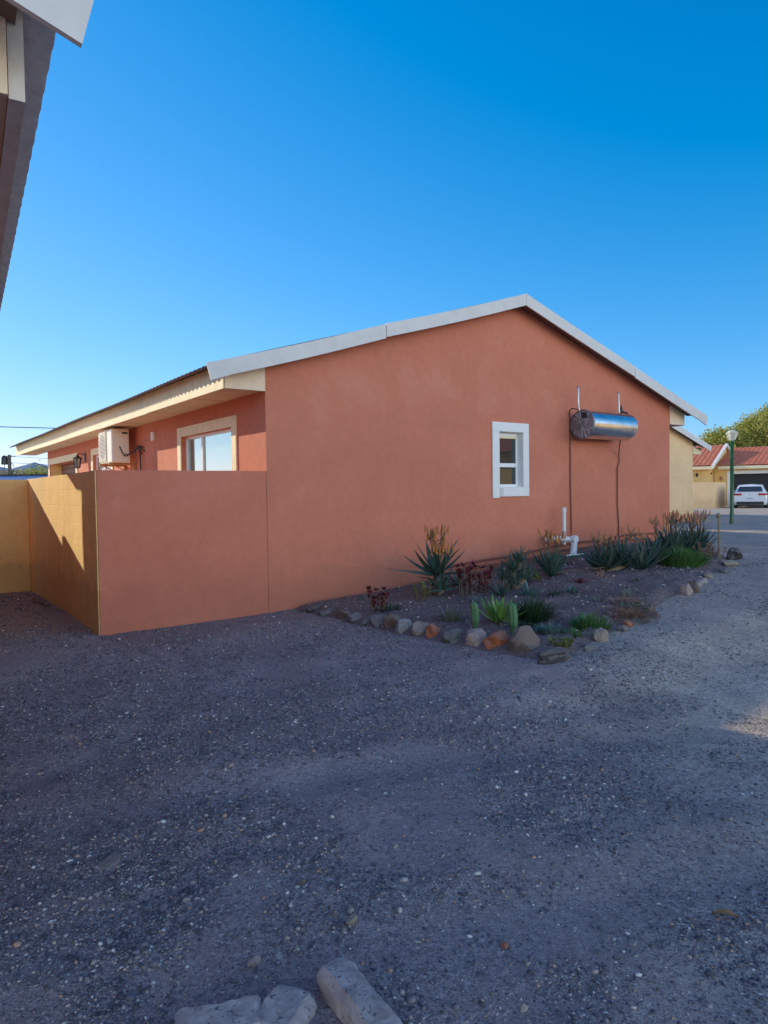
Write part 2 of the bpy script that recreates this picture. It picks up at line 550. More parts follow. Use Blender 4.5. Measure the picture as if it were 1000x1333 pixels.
sp_ = wn.nodes.new('ShaderNodeSeparateColor'); cb_ = wn.nodes.new('ShaderNodeCombineColor')
wn.links.new(sky.outputs[0], sp_.inputs[0])


def wmath(op, x, y, clamp=False):
    n_ = wn.nodes.new('ShaderNodeMath'); n_.operation = op; n_.use_clamp = clamp
    for i_, q in enumerate((x, y)):
        if hasattr(q, 'links'): wn.links.new(q, n_.inputs[i_])
        else: n_.inputs[i_].default_value = q
    return n_.outputs[0]


# deepen the clear winter sky: less red aloft, gentle shoulder towards the sun side horizon
K = .15
r_ = wmath('MAXIMUM', wmath('MULTIPLY', wmath('SUBTRACT', sp_.outputs[0], .140 / K), .78), .0)
g_ = wmath('DIVIDE', wmath('MULTIPLY', sp_.outputs[1], 1.20), wmath('ADD', wmath('MULTIPLY', sp_.outputs[1], .45 * K), 1.0))
b_ = wmath('DIVIDE', wmath('MULTIPLY', sp_.outputs[2], 2.25), wmath('ADD', wmath('MULTIPLY', sp_.outputs[2], .9 * K), 1.0))
for i_, q in enumerate((r_, g_, b_)): wn.links.new(q, cb_.inputs[i_])
# brighter, warmer low sky behind the view, added as fill for shaded walls
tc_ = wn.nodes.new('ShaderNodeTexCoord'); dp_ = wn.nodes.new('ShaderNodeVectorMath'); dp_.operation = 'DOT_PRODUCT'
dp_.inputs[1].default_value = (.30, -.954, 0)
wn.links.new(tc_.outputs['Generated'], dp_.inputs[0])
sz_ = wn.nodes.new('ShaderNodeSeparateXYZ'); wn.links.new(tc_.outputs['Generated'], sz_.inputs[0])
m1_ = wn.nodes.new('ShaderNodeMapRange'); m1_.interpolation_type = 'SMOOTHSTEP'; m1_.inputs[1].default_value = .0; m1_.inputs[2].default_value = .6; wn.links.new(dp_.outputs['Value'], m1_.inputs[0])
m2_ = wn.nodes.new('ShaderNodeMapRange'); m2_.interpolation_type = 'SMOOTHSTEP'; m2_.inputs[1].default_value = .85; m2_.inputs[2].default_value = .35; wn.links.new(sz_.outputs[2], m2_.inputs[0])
back_fill_ = wmath('MULTIPLY', m1_.outputs[0], m2_.outputs[0])
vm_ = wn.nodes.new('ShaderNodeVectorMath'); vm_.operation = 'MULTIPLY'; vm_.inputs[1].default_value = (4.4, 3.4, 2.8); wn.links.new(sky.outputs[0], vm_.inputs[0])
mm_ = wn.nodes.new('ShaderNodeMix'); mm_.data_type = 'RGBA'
wn.links.new(back_fill_, mm_.inputs[0]); wn.links.new(cb_.outputs[0], mm_.inputs[6]); wn.links.new(vm_.outputs[0], mm_.inputs[7])
# zenith sky, out of frame, boosted to add fill light on the ground
m3_ = wn.nodes.new('ShaderNodeMapRange'); m3_.interpolation_type = 'SMOOTHSTEP'; m3_.inputs[1].default_value = .60; m3_.inputs[2].default_value = .92; wn.links.new(sz_.outputs[2], m3_.inputs[0])
vz_ = wn.nodes.new('ShaderNodeVectorMath'); vz_.operation = 'MULTIPLY'; vz_.inputs[1].default_value = (1.75, 1.75, 2.2); wn.links.new(sky.outputs[0], vz_.inputs[0])
mz_ = wn.nodes.new('ShaderNodeMix'); mz_.data_type = 'RGBA'
wn.links.new(m3_.outputs[0], mz_.inputs[0]); wn.links.new(mm_.outputs[2], mz_.inputs[6]); wn.links.new(vz_.outputs[0], mz_.inputs[7])
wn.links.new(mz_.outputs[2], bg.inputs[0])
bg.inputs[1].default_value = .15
sc.view_settings.view_transform = 'Standard'; sc.view_settings.look = 'None'; sc.view_settings.exposure = 0; sc.view_settings.gamma = 1
sc.render.engine = 'CYCLES'
sc.cycles.max_bounces = 8; sc.cycles.diffuse_bounces = 5
sc.cycles.use_denoising = True

# ------------------------------------------------------------------ ground
def mesh_from_np(name, verts, faces, mat, parent=None, smooth=False):
    me = bpy.data.meshes.new(name)
    nv, nf, k = len(verts), len(faces), faces.shape[1]
    me.vertices.add(nv); me.vertices.foreach_set('co', verts.astype(np.float32).ravel())
    me.loops.add(nf * k); me.loops.foreach_set('vertex_index', faces.astype(np.int32).ravel())
    me.polygons.add(nf); me.polygons.foreach_set('loop_start', np.arange(0, nf * k, k, dtype=np.int32))
    try: me.polygons.foreach_set('loop_total', np.full(nf, k, dtype=np.int32))
    except Exception: pass
    me.update(calc_edges=True)
    me.materials.append(mat)
    if smooth: me.shade_smooth()
    o = bpy.data.objects.new(name, me); link(o, parent)
    return o


def gheight(x, y):
    u, v = UV(x, y)
    z = gzu(u)
    near = np.exp(-((x - 1) ** 2 + (y - 4) ** 2) / 400.)
    z = z + near * ((vnoise(x * .7, y * .7, 1) - .5) * .03 + (vnoise(x * 2.3, y * 2.3, 2) - .5) * .014 + (vnoise(x * 9, y * 9, 3) - .5) * .010 + (vnoise(x * 22, y * 22, 4) - .5) * .005)
    z = z - .21 * np.exp(-((u - 2.0) / 2.4) ** 2 - ((v + 5.5) / 1.5) ** 2) * ss(4.05, 4.9, -v)
    # wheel tracks worn along the drive
    wob = .25 * np.sin(u * .55 + 1)
    for (o_, d_, w_) in ((5.0, .014, .16), (6.5, .012, .16), (3.9, .008, .12)):
        q = (v + o_ + .16 * u + wob)
        z = z - near * d_ * np.exp(-(q / w_) ** 2) + near * d_ * .45 * np.exp(-((np.abs(q) - w_ * 2.1) / (w_ * .8)) ** 2)
    # shallow scrapes turning in front of the boundary wall
    rr_ = np.hypot(u + 4.6, v + 1.2)
    z = z - near * .014 * np.exp(-((rr_ - 2.9) / .10) ** 2) - near * .010 * np.exp(-((rr_ - 4.3) / .13) ** 2)
    return z


n = 620
t = np.linspace(-1, 1, n); k = 8.6
ax = 5000 * np.sinh(k * t) / math.sinh(k)
X, Y = np.meshgrid(ax + 1.0, ax + 3.5)
Z = gheight(X, Y)
V_ = np.stack([X.ravel(), Y.ravel(), Z.ravel()], 1)
i = np.arange(n * n).reshape(n, n)
F_ = np.stack([i[:-1, :-1].ravel(), i[:-1, 1:].ravel(), i[1:, 1:].ravel(), i[1:, :-1].ravel()], 1)
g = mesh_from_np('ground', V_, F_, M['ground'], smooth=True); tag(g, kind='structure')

# garden bed soil
uu, vv = np.meshgrid(np.arange(.15, 9.8, .04), np.arange(-4.2, .12, .04))
sd = bed_sd(uu, vv)
zz = gzu(uu) - .04 + .115 * ss(-.12, .25, sd) + ss(0, .2, sd) * ((vnoise(uu * 3, vv * 3, 5) - .5) * .05 + (vnoise(uu * 11, vv * 11, 6) - .5) * .022 + (vnoise(uu * 30, vv * 30, 8) - .5) * .010)
ca, sa = math.cos(A), math.sin(A)
V_ = np.stack([(OX + uu * ca - vv * sa).ravel(), (OY + uu * sa + vv * ca).ravel(), zz.ravel()], 1)
i = np.arange(uu.size).reshape(uu.shape)
F_ = np.stack([i[:-1, :-1].ravel(), i[:-1, 1:].ravel(), i[1:, 1:].ravel(), i[1:, :-1].ravel()], 1)
keep = (sd.ravel()[F_] > -.13).all(1)
b_ = mesh_from_np('garden_soil', V_, F_[keep], M['soil'], smooth=True); tag(b_, kind='structure')

def slab(name, u0, u1, v0, v1, z, mat):
    us = np.linspace(u0, u1, 30); vs_ = np.linspace(v0, v1, 30); U_, V2 = np.meshgrid(us, vs_)
    P = np.stack([(OX + U_ * ca - V2 * sa).ravel(), (OY + U_ * sa + V2 * ca).ravel(), (gzu(U_) + z).ravel()], 1)
    i_ = np.arange(900).reshape(30, 30)
    o = mesh_from_np(name, P, np.stack([i_[:-1, :-1].ravel(), i_[:-1, 1:].ravel(), i_[1:, 1:].ravel(), i_[1:, :-1].ravel()], 1), mat, smooth=True)
    tag(o, kind='structure'); return o


slab('unseen_bounce_slab', -9.5, -.03, 4.75, 19.5, .05, M['concrete'])  # unseen pale slab, added to bounce warm light onto side wall and soffit
slab('courtyard_bounce_slab', -1.80, -.03, .24, 4.72, .045, M['concrete'])  # also out of view, added as a bounce surface between the walls

# pebbles (gravel nobody could count)
rs = np.random.RandomState(3)
ico = np.array([(-1, 1.618, 0), (1, 1.618, 0), (-1, -1.618, 0), (1, -1.618, 0), (0, -1, 1.618), (0, 1, 1.618), (0, -1, -1.618), (0, 1, -1.618),
                (1.618, 0, -1), (1.618, 0, 1), (-1.618, 0, -1), (-1.618, 0, 1)]) / 1.902
icf = np.array([(0, 11, 5), (0, 5, 1), (0, 1, 7), (0, 7, 10), (0, 10, 11), (1, 5, 9), (5, 11, 4), (11, 10, 2), (10, 7, 6), (7, 1, 8), (3, 9, 4), (3, 4, 2),
                (3, 2, 6), (3, 6, 8), (3, 8, 9), (4, 9, 5), (2, 4, 11), (6, 2, 10), (8, 6, 7), (9, 8, 1)])


def pebbles(px, py, pz, size, name, mat):
    m = len(px)
    s = size[:, None] * np.stack([rs.uniform(.7, 1.4, m), rs.uniform(.6, 1.1, m), rs.uniform(.35, .75, m)], 1)
    v = ico[None] * rs.uniform(.78, 1.18, (m, 12, 1)) * s[:, None, :]
    a = rs.uniform(0, 2 * PI, m); c, d = np.cos(a)[:, None], np.sin(a)[:, None]
    x = v[..., 0] * c - v[..., 1] * d; y = v[..., 0] * d + v[..., 1] * c
    tl = rs.uniform(-.4, .4, m)[:, None]
    z = v[..., 2] + x * tl * .5
    P = np.stack([x + px[:, None], y + py[:, None], z + (pz + s[:, 2] * .25)[:, None]], 2).reshape(-1, 3)
    F = (icf[None] + (np.arange(m) * 12)[:, None, None]).reshape(-1, 3)
    return mesh_from_np(name, P, F, mat)


M['pebble'] = island('pebble_mix', [(0.0, (.07, .07, .085)), (.30, (.12, .12, .14)), (.50, (.20, .185, .20)), (.66, (.15, .14, .17)), (.78, (.28, .25, .24)), (.87, (.36, .34, .33)), (.94, (.42, .25, .17)), (.972, (.50, .49, .47)), (1.0, (.68, .66, .63))], rough=.85, hscale=60)
m = 330000
yy = 1.55 * np.exp(rs.uniform(0, 1, m) * math.log(11.0 / 1.55)); xx = rs.uniform(-.78, .78, m) * yy + rs.uniform(-.6, .6, m)
u_, v_ = UV(xx, yy)
dens = .62 * vnoise(xx * 1.1, yy * 1.1, 21) + .38 * vnoise(xx * 3.5, yy * 3.5, 22)
dens = dens + .10 * ss(0, 1, (1.5 - xx) / 3.) - .05
trk = np.minimum.reduce([np.abs(v_ + o_ + .16 * u_ + .25 * np.sin(u_ * .55 + 1)) for o_ in (5.0, 6.5)])
dens = dens - .08 * np.exp(-(trk / .2) ** 2) + .05 * np.exp(-((trk - .38) / .14) ** 2)
kp = (rs.uniform(0, 1, m) < np.clip((dens - .31) * 3.0, .06, 1)) & ~((v_ > -.02) & (u_ > -2.05)) & ~((u_ > .3) & (v_ > -4.0) & (bed_sd(u_, v_) > 0))
kp &= yy > 1.5
xx, yy = xx[kp], yy[kp]
size = np.clip(rs.lognormal(math.log(.0046), .45, len(xx)), .0028, .017) * np.clip(.75 + yy * .06, .8, 1.3)
o = pebbles(xx, yy, gheight(xx, yy), size, 'gravel', M['pebble']); tag(o, 'dark grey gravel and small pebbles strewn over the yard', 'gravel', kind='stuff')
# grit in the bed
m = 9000
u_ = rs.uniform(.3, 9.3, m); v_ = rs.uniform(-4, 0, m); s_ = bed_sd(u_, v_); kp = s_ > .05; u_, v_, s_ = u_[kp], v_[kp], s_[kp]
z_ = gzu(u_) - .04 + .115 * ss(-.12, .25, s_) + ss(0, .2, s_) * ((vnoise(u_ * 3, v_ * 3, 5) - .5) * .05 + (vnoise(u_ * 11, v_ * 11, 6) - .5) * .022)
o = pebbles(OX + u_ * ca - v_ * sa, OY + u_ * sa + v_ * ca, z_, np.clip(rs.lognormal(math.log(.009), .5, len(u_)), .004, .03), 'bed_grit', M['pebble'])
tag(o, 'loose grit and clods on the soil of the garden bed', 'gravel', kind='stuff')


# ------------------------------------------------------------------ walls
def grid_wall(mb, a0, a1, z0, z1, holes, f, depth=0, top=None):
    """rect wall face split round rectangular holes. f(a, z, d) -> point"""
    xs = sorted({a0, a1, *[h[0] for h in holes], *[h[1] for h in holes]})
    zs = sorted({z0, z1, *[h[2] for h in holes], *[h[3] for h in holes]})
    for i in range(len(xs) - 1):
        for j in range(len(zs) - 1):
            cx, cz = (xs[i] + xs[i + 1]) / 2, (zs[j] + zs[j + 1]) / 2
            if any(h[0] < cx < h[1] and h[2] < cz < h[3] for h in holes): continue
            mb.quad(f(xs[i], zs[j], 0), f(xs[i + 1], zs[j], 0), f(xs[i + 1], zs[j + 1], 0), f(xs[i], zs[j + 1], 0))
    for (h0, h1, y0, y1, d) in holes:
        mb.quad(f(h0, y0, 0), f(h0, y0, d), f(h0, y1, d), f(h0, y1, 0))
        mb.quad(f(h1, y0, 0), f(h1, y0, d), f(h1, y1, d), f(h1, y1, 0))
        mb.quad(f(h0, y1, 0), f(h1, y1, 0), f(h1, y1, d), f(h0, y1, d))
        mb.quad(f(h0, y0, 0), f(h1, y0, 0), f(h1, y0, d), f(h0, y0, d))


SL = .303


def corrugated(mb, x_lo, z_lo, x_hi, z_hi, y0, y1, wl=.146, amp=.014, per=8, wob=0.0):
    """sheet with waves along y, sloping in x"""
    ny = int((y1 - y0) / wl * per) + 1
    nx = 7
    vs = []
    for i in range(nx):
        t = i / (nx - 1)
        for j in range(ny):
            y = y0 + (y1 - y0) * j / (ny - 1)
            vs.append((x_lo + (x_hi - x_lo) * t, y, z_lo + (z_hi - z_lo) * t + amp * math.sin(2 * PI * y / wl) + wob * math.sin(y * .9 + 1.2) * (1 - t)))
    fs = [(i * ny + j, i * ny + j + 1, (i + 1) * ny + j + 1, (i + 1) * ny + j) for i in range(nx - 1) for j in range(ny - 1)]
    mb.add(vs, fs)


def gable_house(root, wd, ln, zb, wall_mat, holes_front, holes_left, sheet_e=(.66, .66), barge_e=(.86, .98), roof_far=None, trim='fibre',
                front_v=-.25, eave_z=2.81, amp=.014, rmat='roof_grey', fmat='cream', fth=.018, base=-.3, joints=(), wall_left=True, box_mat='cream_warm'):
    """gable faces local -Y, width along X (0..wd), length along Y. z_b = barge top at x"""
    apex = wd / 2
    Z0 = 3.03                                  # barge top at x=-.86
    zt = lambda x: Z0 + SL * ((x + .86) if x < apex else (wd - x + .86))
    far = roof_far if roof_far else ln + .3
    th = zt(0) - .06
    w_ = MB()
    grid_wall(w_, 0, wd, base, 2.9, holes_front, lambda a, z, d: (a, d, z))
    w_.quad((0, 0, 2.9), (wd, 0, 2.9), (wd, 0, zt(wd) - .07), (apex, 0, zt(apex) - .07), (0, 0, zt(0) - .07))
    w_.quad((0, ln, base), (wd, ln, base), (wd, ln, zt(wd) - .07), (apex, ln, zt(apex) - .07), (0, ln, zt(0) - .07))
    grid_wall(w_, 0, ln, base, th, holes_left, lambda a, z, d: (d, a, z))
    w_.quad((wd, 0, base), (wd, ln, base), (wd, ln, th), (wd, 0, th))
    w_.build('wall', wall_mat, root)
    # roof
    r_ = MB()
    e0, e1 = sheet_e
    corrugated(r_, -e0, zt(-e0) - .02, apex, zt(apex) - .02, front_v + .012, far, wob=.006, amp=amp)
    corrugated(r_, wd + e1, zt(wd + e1) - .02, apex, zt(apex) - .02, front_v + .012, far, amp=amp)
    rf = r_.build('roof', M[rmat], root, smooth=True)
    rc = MB(); rc.tube([(apex, front_v + .05, zt(apex) - .085), (apex, far, zt(apex) - .085)], .07, 10); rc.build('ridge_cap', M['roof_grey'], rf, smooth=True)
    # soffits, fascias
    for side in (-1, 1):
        X = (lambda x: x) if side < 0 else (lambda x: wd - x)
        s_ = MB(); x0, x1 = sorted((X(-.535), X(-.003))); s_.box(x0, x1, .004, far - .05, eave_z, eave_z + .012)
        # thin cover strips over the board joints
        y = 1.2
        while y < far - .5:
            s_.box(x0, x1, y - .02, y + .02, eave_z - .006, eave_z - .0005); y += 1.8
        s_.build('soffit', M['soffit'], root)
        f_ = MB(); x0, x1 = sorted((X(-.537 - fth), X(-.537)))
        y = .0; k = 0
        while y < far - .01:
            y2 = min(y + 3.0, far)
            dz = (.004, -.003, .003, -.002)[k % 4]
            f_.box(x0, x1, y + .002, y2 - .002, eave_z - .02 + dz, zt(-.54) - .045 + dz); y = y2; k += 1
        f_.build('fascia', M[fmat], root)
        e_ = MB(); zz0 = eave_z - .012
        pts = [(X(-.534), zz0), (X(-.002), zz0), (X(-.002), zt(-.002) - .08), (X(-.534), zt(-.534) - .08)]
        e_.add([(p[0], -.012, p[1]) for p in pts] + [(p[0], .0035, p[1]) for p in pts], [(0, 1, 2, 3), (7, 6, 5, 4), (0, 4, 5, 1), (1, 5, 6, 2), (2, 6, 7, 3), (3, 7, 4, 0)])
        e_.build('eave_end_panel', M[box_mat], root)
        # timber soffit under the verge
        v_ = MB(); d = .105
        a_, c_ = (-sheet_e[0] + .1, apex)
        v_.add([(X(a_), front_v + .02, zt(a_) - d), (X(a_), -.004, zt(a_) - d), (X(c_), -.004, zt(c_) - d), (X(c_), front_v + .02, zt(c_) - d),
                (X(a_), front_v + .02, zt(a_) - d + .03), (X(a_), -.004, zt(a_) - d + .03), (X(c_), -.004, zt(c_) - d + .03), (X(c_), front_v + .02, zt(c_) - d + .03)],
               [(0, 1, 2, 3), (4, 7, 6, 5), (0, 4, 5, 1), (1, 5, 6, 2), (2, 6, 7, 3), (3, 7, 4, 0)])
        v_.build('verge_soffit', M['wood_brown'], root)
        # barge boards in two lengths
        e = barge_e[0] if side < 0 else barge_e[1]
        js = joints[0] if side < 0 else joints[1]
        segs = [(-e, js, 0.0, 0.0, .195), (js + .012, apex - .003 * 1, .006, .0, .185)]
        for (a_, c_, da, dc, hh) in segs:
            b_ = MB(); y0, y1 = front_v - .016, front_v + .006
            nseg = 8; vs = []
            for i in range(nseg + 1):
                t_ = i / nseg; x = a_ + (c_ - a_) * t_
                sag = -.016 * math.sin(PI * t_) * (1 if side < 0 else .4)
                top = Z0 + SL * (x + .86) + da * (1 - t_) + dc * t_ + sag
                cut = .05 * (1 if (i == 0 and a_ == -e) else 0)     # the eave end is cut back at the foot
                vs += [(X(x), y0, top), (X(x), y1, top), (X(x + cut), y1, top - hh), (X(x + cut), y0, top - hh)]
            fs = []
            for i in range(nseg):
                o_ = i * 4
                for q in range(4): fs.append((o_ + q, o_ + (q + 1) % 4, o_ + 4 + (q + 1) % 4, o_ + 4 + q))
            fs += [(0, 1, 2, 3), tuple(nseg * 4 + q for q in (3, 2, 1, 0))]
            b_.add(vs, fs).build('barge_board', M[trim], root)
        # dark joint plate behind the gap
        j_ = MB(); x = js + .006; top = Z0 + SL * (x + .86)
        x0, x1 = sorted((X(x - .03), X(x + .03)))
        j_.box(x0, x1, front_v + .007, front_v + .013, top - .17, top - .03); j_.build('joint_plate', M['fibre_dark'], root)
    return zt


# ---- main orange house
W1, L1 = 9.0, 14.35
house = thing('orange_house', 'orange plastered gable house with white barge boards and a steel geyser on its wall', 'house', W(0, 0, 0), A)
SW = (1.02, 3.03, 1.35, 2.44)           # side window opening (v0,v1,z0,z1)
FW = (4.11, 4.66, 1.56, 2.46)           # small front window
GD = (10.62, 14.0, -.2, 2.42)
BW = (7.3, 8.85, 1.35, 2.44)
zt1 = gable_house(house, W1, L1, 0, M['orange'], [(*FW, .13)], [(*SW, .12), (*GD, .32), (*BW, .10)], sheet_e=(.73, .66), roof_far=16.35, joints=(1.70, 1.56))


def surround_x(parent, v0, v1, z0, z1, w=.15, t=.022, mat='cream', bottom=True):
    """raised plaster band round an opening in the side wall (local x = 0, facing -x)"""
    m_ = MB()
    m_.box(-t, -.001, v0 - w, v1 + w, z1 + .0, z1 + w)
    m_.box(-t, -.001, v0 - w, v0, z0, z1 - .0005); m_.box(-t, -.001, v1, v1 + w, z0, z1 - .0005)
    if bottom: m_.box(-t, -.001, v0 - w, v1 + w, z0 - w, z0 - .0005)
    return m_.build('window_surround' if bottom else 'door_surround', M[mat], parent, bevel=.004)


# side window, sliding, with lintel flashing teeth
wroot = MB(); d = .085
v0, v1, z0, z1 = SW
fr = .045
wroot.box(d - .02, d + .03, v0, v1, z1 - fr, z1); wroot.box(d - .02, d + .03, v0, v1, z0, z0 + fr)
wroot.box(d - .02, d + .03, v0, v0 + fr, z0 + fr, z1 - fr); wroot.box(d - .02, d + .03, v1 - fr, v1, z0 + fr, z1 - fr)
wroot.box(d - .025, d + .03, 2.28, 2.335, z0 + fr, z1 - fr)
win = wroot.build('window', M['white_gloss'], house, bevel=.003)
gl = MB().box(d, d + .006, v0 + fr, 2.28, z0 + fr, z1 - fr).build('pane', M['glass_sky'], win)
gl = MB().box(d + .012, d + .018, 2.335, v1 - fr, z0 + fr, z1 - fr).build('pane', M['glass_sky'], win)
MB().box(.02, d + .03, v0, v1, z0 - .02, z0 - .001).build('sill', M['white_trim'], win)
surround_x(house, *SW)
# window half hidden by the air conditioner
v0, v1, z0, z1 = BW
b_ = MB(); b_.box(.06, .10, v0, v1, z1 - .05, z1); b_.box(.06, .10, v0, v1, z0, z0 + .05)
for a in (v0, (v0 + v1) / 2 - .025, v1 - .05): b_.box(.06, .10, a, a + .05, z0 + .05, z1 - .05)
bw = b_.build('window', M['white_gloss'], house)
MB().box(.078, .084, v0 + .05, (v0 + v1) / 2 - .026, z0 + .05, z1 - .05).build('pane', M['glass_curtain'], bw)
MB().box(.078, .084, (v0 + v1) / 2 + .026, v1 - .05, z0 + .05, z1 - .05).build('pane', M['glass_curtain'], bw)
surround_x(house, *BW)
# garage opening: pale band, brown slatted door set back
surround_x(house, GD[0], GD[1], .03, GD[3], w=.17, bottom=False)
MB().box(.30, .33, GD[0] - .1, GD[1] + .1, -.1, GD[3] + .05).build('garage_door', M['door_brown'], house)
rv = MB(); rv.box(.022, .298, GD[1] - .012, GD[1] - .001, 0, GD[3] - .001); rv.build('door_reveal', M['sand2'], house)

# small front window
v0, v1, z0, z1 = FW
s_ = MB(); w = .155; t = .03
s_.box(v0 - w, v1 + .14, -t, -.001, z1, z1 + .15)
s_.box(v0 - w, v0, -t, -.001, z0 - .17, z1 - .0005); s_.box(v1, v1 + .14, -t, -.001, z0, z1 - .0005)
s_.box(v0 + .0005, v1 + .14, -t, -.001, z0 - .15, z0 - .0005)
s_.build('window_surround', M['white_trim'], house, bevel=.005)
rl = MB(); rl.box(v1 - .006, v1 - .0006, -.002, .128, z0 + .001, z1 - .001); rl.box(v0 + .0006, v0 + .006, -.002, .128, z0 + .001, z1 - .001)
rl.box(v0 + .007, v1 - .007, -.002, .128, z0 + .0006, z0 + .006); rl.box(v0 + .007, v1 - .007, -.002, .128, z1 - .006, z1 - .0006)
rl.build('window_reveal', M['white_trim'], house)
f_ = MB(); y0, y1 = .09, .125; fr = .05
f_.box(v0 + .007, v1 - .007, y0, y1, z1 - fr - .012, z1 - .007); f_.box(v0 + .007, v1 - .007, y0, y1, z0 + .007, z0 + fr)
f_.box(v0 + .007, v0 + fr, y0, y1, z0 + fr, z1 - fr - .012); f_.box(v1 - fr, v1 - .007, y0, y1, z0 + fr, z1 - fr - .012)
zm = z0 + .36
f_.box(v0 + fr, v1 - fr, y0 - .008, y1, zm - .03, zm + .035)
fw = f_.build('window', M['white_gloss'], house, bevel=.003)
MB().box(v0 + fr, v1 - fr, .105, .111, zm + .035, z1 - fr - .012).build('pane', M['glass'], fw)
MB().box(v0 + fr, v1 - fr, .105, .111, z0 + fr, zm - .03).build('pane', M['glass'], fw)
MB().box(v0 + fr + .01, v1 - fr, y0 - .012, y0 - .001, z1 - fr - .05, z1 - fr - .012).build('casement_rail', M['cream'], fw)
MB().box(v0 + .0, v0 + .075, -t - .006, -t - .0005, z0 - .145, z0 - .01).build('render_patch', M['fibre'], house)

# seam strip where the boundary wall meets the house
MB().box(-.006, .004, -.004, -.0008, 0.0, 1.80).build('wall_joint', simple('joint_shadow', (.44, .16, .10), .9), house)

def rough_box(mb, x0, x1, y0, y1, z0, z1, step=.09, amp=.004, seed=1):
    def ax_(a, b): return np.linspace(a, b, max(2, int((b - a) / step) + 1))
    xs, ys, zs = ax_(x0, x1), ax_(y0, y1), ax_(z0, z1)
    def face(A1, A2, fn):
        vs = []
        for p in A1:
            for q in A2:
                P = Vector(fn(p, q)); k_ = P * 2.6 + Vector((seed, 0, 0)); k2 = P * 11 + Vector((0, seed, 0))
                d = Vector((mnoise.noise(k_) + .5 * mnoise.noise(k2), mnoise.noise(k_ + Vector((7, 7, 7))) + .5 * mnoise.noise(k2 + Vector((3, 1, 5))), mnoise.noise(k_ + Vector((17, 3, 7))) + .6 * mnoise.noise(k2 + Vector((9, 1, 5)))))
                vs.append(P + d * amp)
        n2 = len(A2)
        mb.add(vs, [(i * n2 + j, i * n2 + j + 1, (i + 1) * n2 + j + 1, (i + 1) * n2 + j) for i in range(len(A1) - 1) for j in range(n2 - 1)])
    face(xs, zs, lambda p, q: (p, y0, q)); face(xs, zs, lambda p, q: (p, y1, q))
    face(ys, zs, lambda p, q: (x0, p, q)); face(ys, zs, lambda p, q: (x1, p, q)); face(xs, ys, lambda p, q: (p, q, z1))


# ---- boundary walls
bw_ = MB(); rough_box(bw_, -2.03, -.007, .0, .22, -.3, 1.80)
o = bw_.build('boundary_wall', M['orange_rough'], loc=W(0, 0, 0), rz=A)
tag(o, 'orange plastered boundary wall joined to the left corner of the orange house', 'wall')
# thin yellow painted wall running back from the corner
yw = MB(); rough_box(yw, -2.03, -1.83, .228, 4.62, -.3, 1.795, seed=4)
ys = yw.build('boundary_wall', M['yellow'], loc=W(0, 0, 0), rz=A)
tag(ys, 'yellow painted block wall with a sunlit patch, running back from the orange wall corner', 'wall')
pe = MB(); rough_box(pe, -2.044, -2.034, .004, .2225, -.3, 1.797, amp=.002); pe.build('painted_end', M['yellow'], ys)
yb = MB(); yb.box(-3.11, -2.031, 4.42, 4.62, -.3, 1.79)
yb.box(-3.66, -3.1105, 4.42, 4.62, -.3, 1.985)
o = yb.build('boundary_wall', M['yellow'], loc=W(0, 0, 0), rz=A, bevel=.01)
tag(o, 'shaded yellow block wall facing the yard at the far left behind the sunlit one', 'wall')
# mortar rubble along the foot of the yellow wall
for (u, v, s) in [(-2.10, 2.55, .16), (-2.16, 2.95, .13), (-2.13, 3.35, .12)]:
    pass

# ---- near house, the photographer stands under its eave corner
B0 = Vector((-.853, 2.01)); ang0 = R(31.6)
up = Vector((math.cos(ang0), math.sin(ang0))); vp = Vector((-math.sin(ang0), math.cos(ang0)))
c0 = B0 - up * (.71 + 9.0) + vp * .25
near = thing('neighbouring_house', 'neighbouring house whose white barge board and grey corrugated eave hang overhead at top left', 'house', (c0.x, c0.y, -.045), ang0)
gable_house(near, 9.0, 9.45, 0, M['orange'], [], [], sheet_e=(.66, .68), barge_e=(.71, .76), roof_far=9.7, amp=.006, rmat='roof_pale', fmat='fascia_grey', fth=.045, joints=(1.7, 1.56))

# ---- next house down the drive (sand coloured)
h2 = thing('sand_house', 'sand coloured gable house seen behind the right corner of the orange house', 'house', W(11.4, 5.6, 0), A)
_zt = None
W2 = 8.3


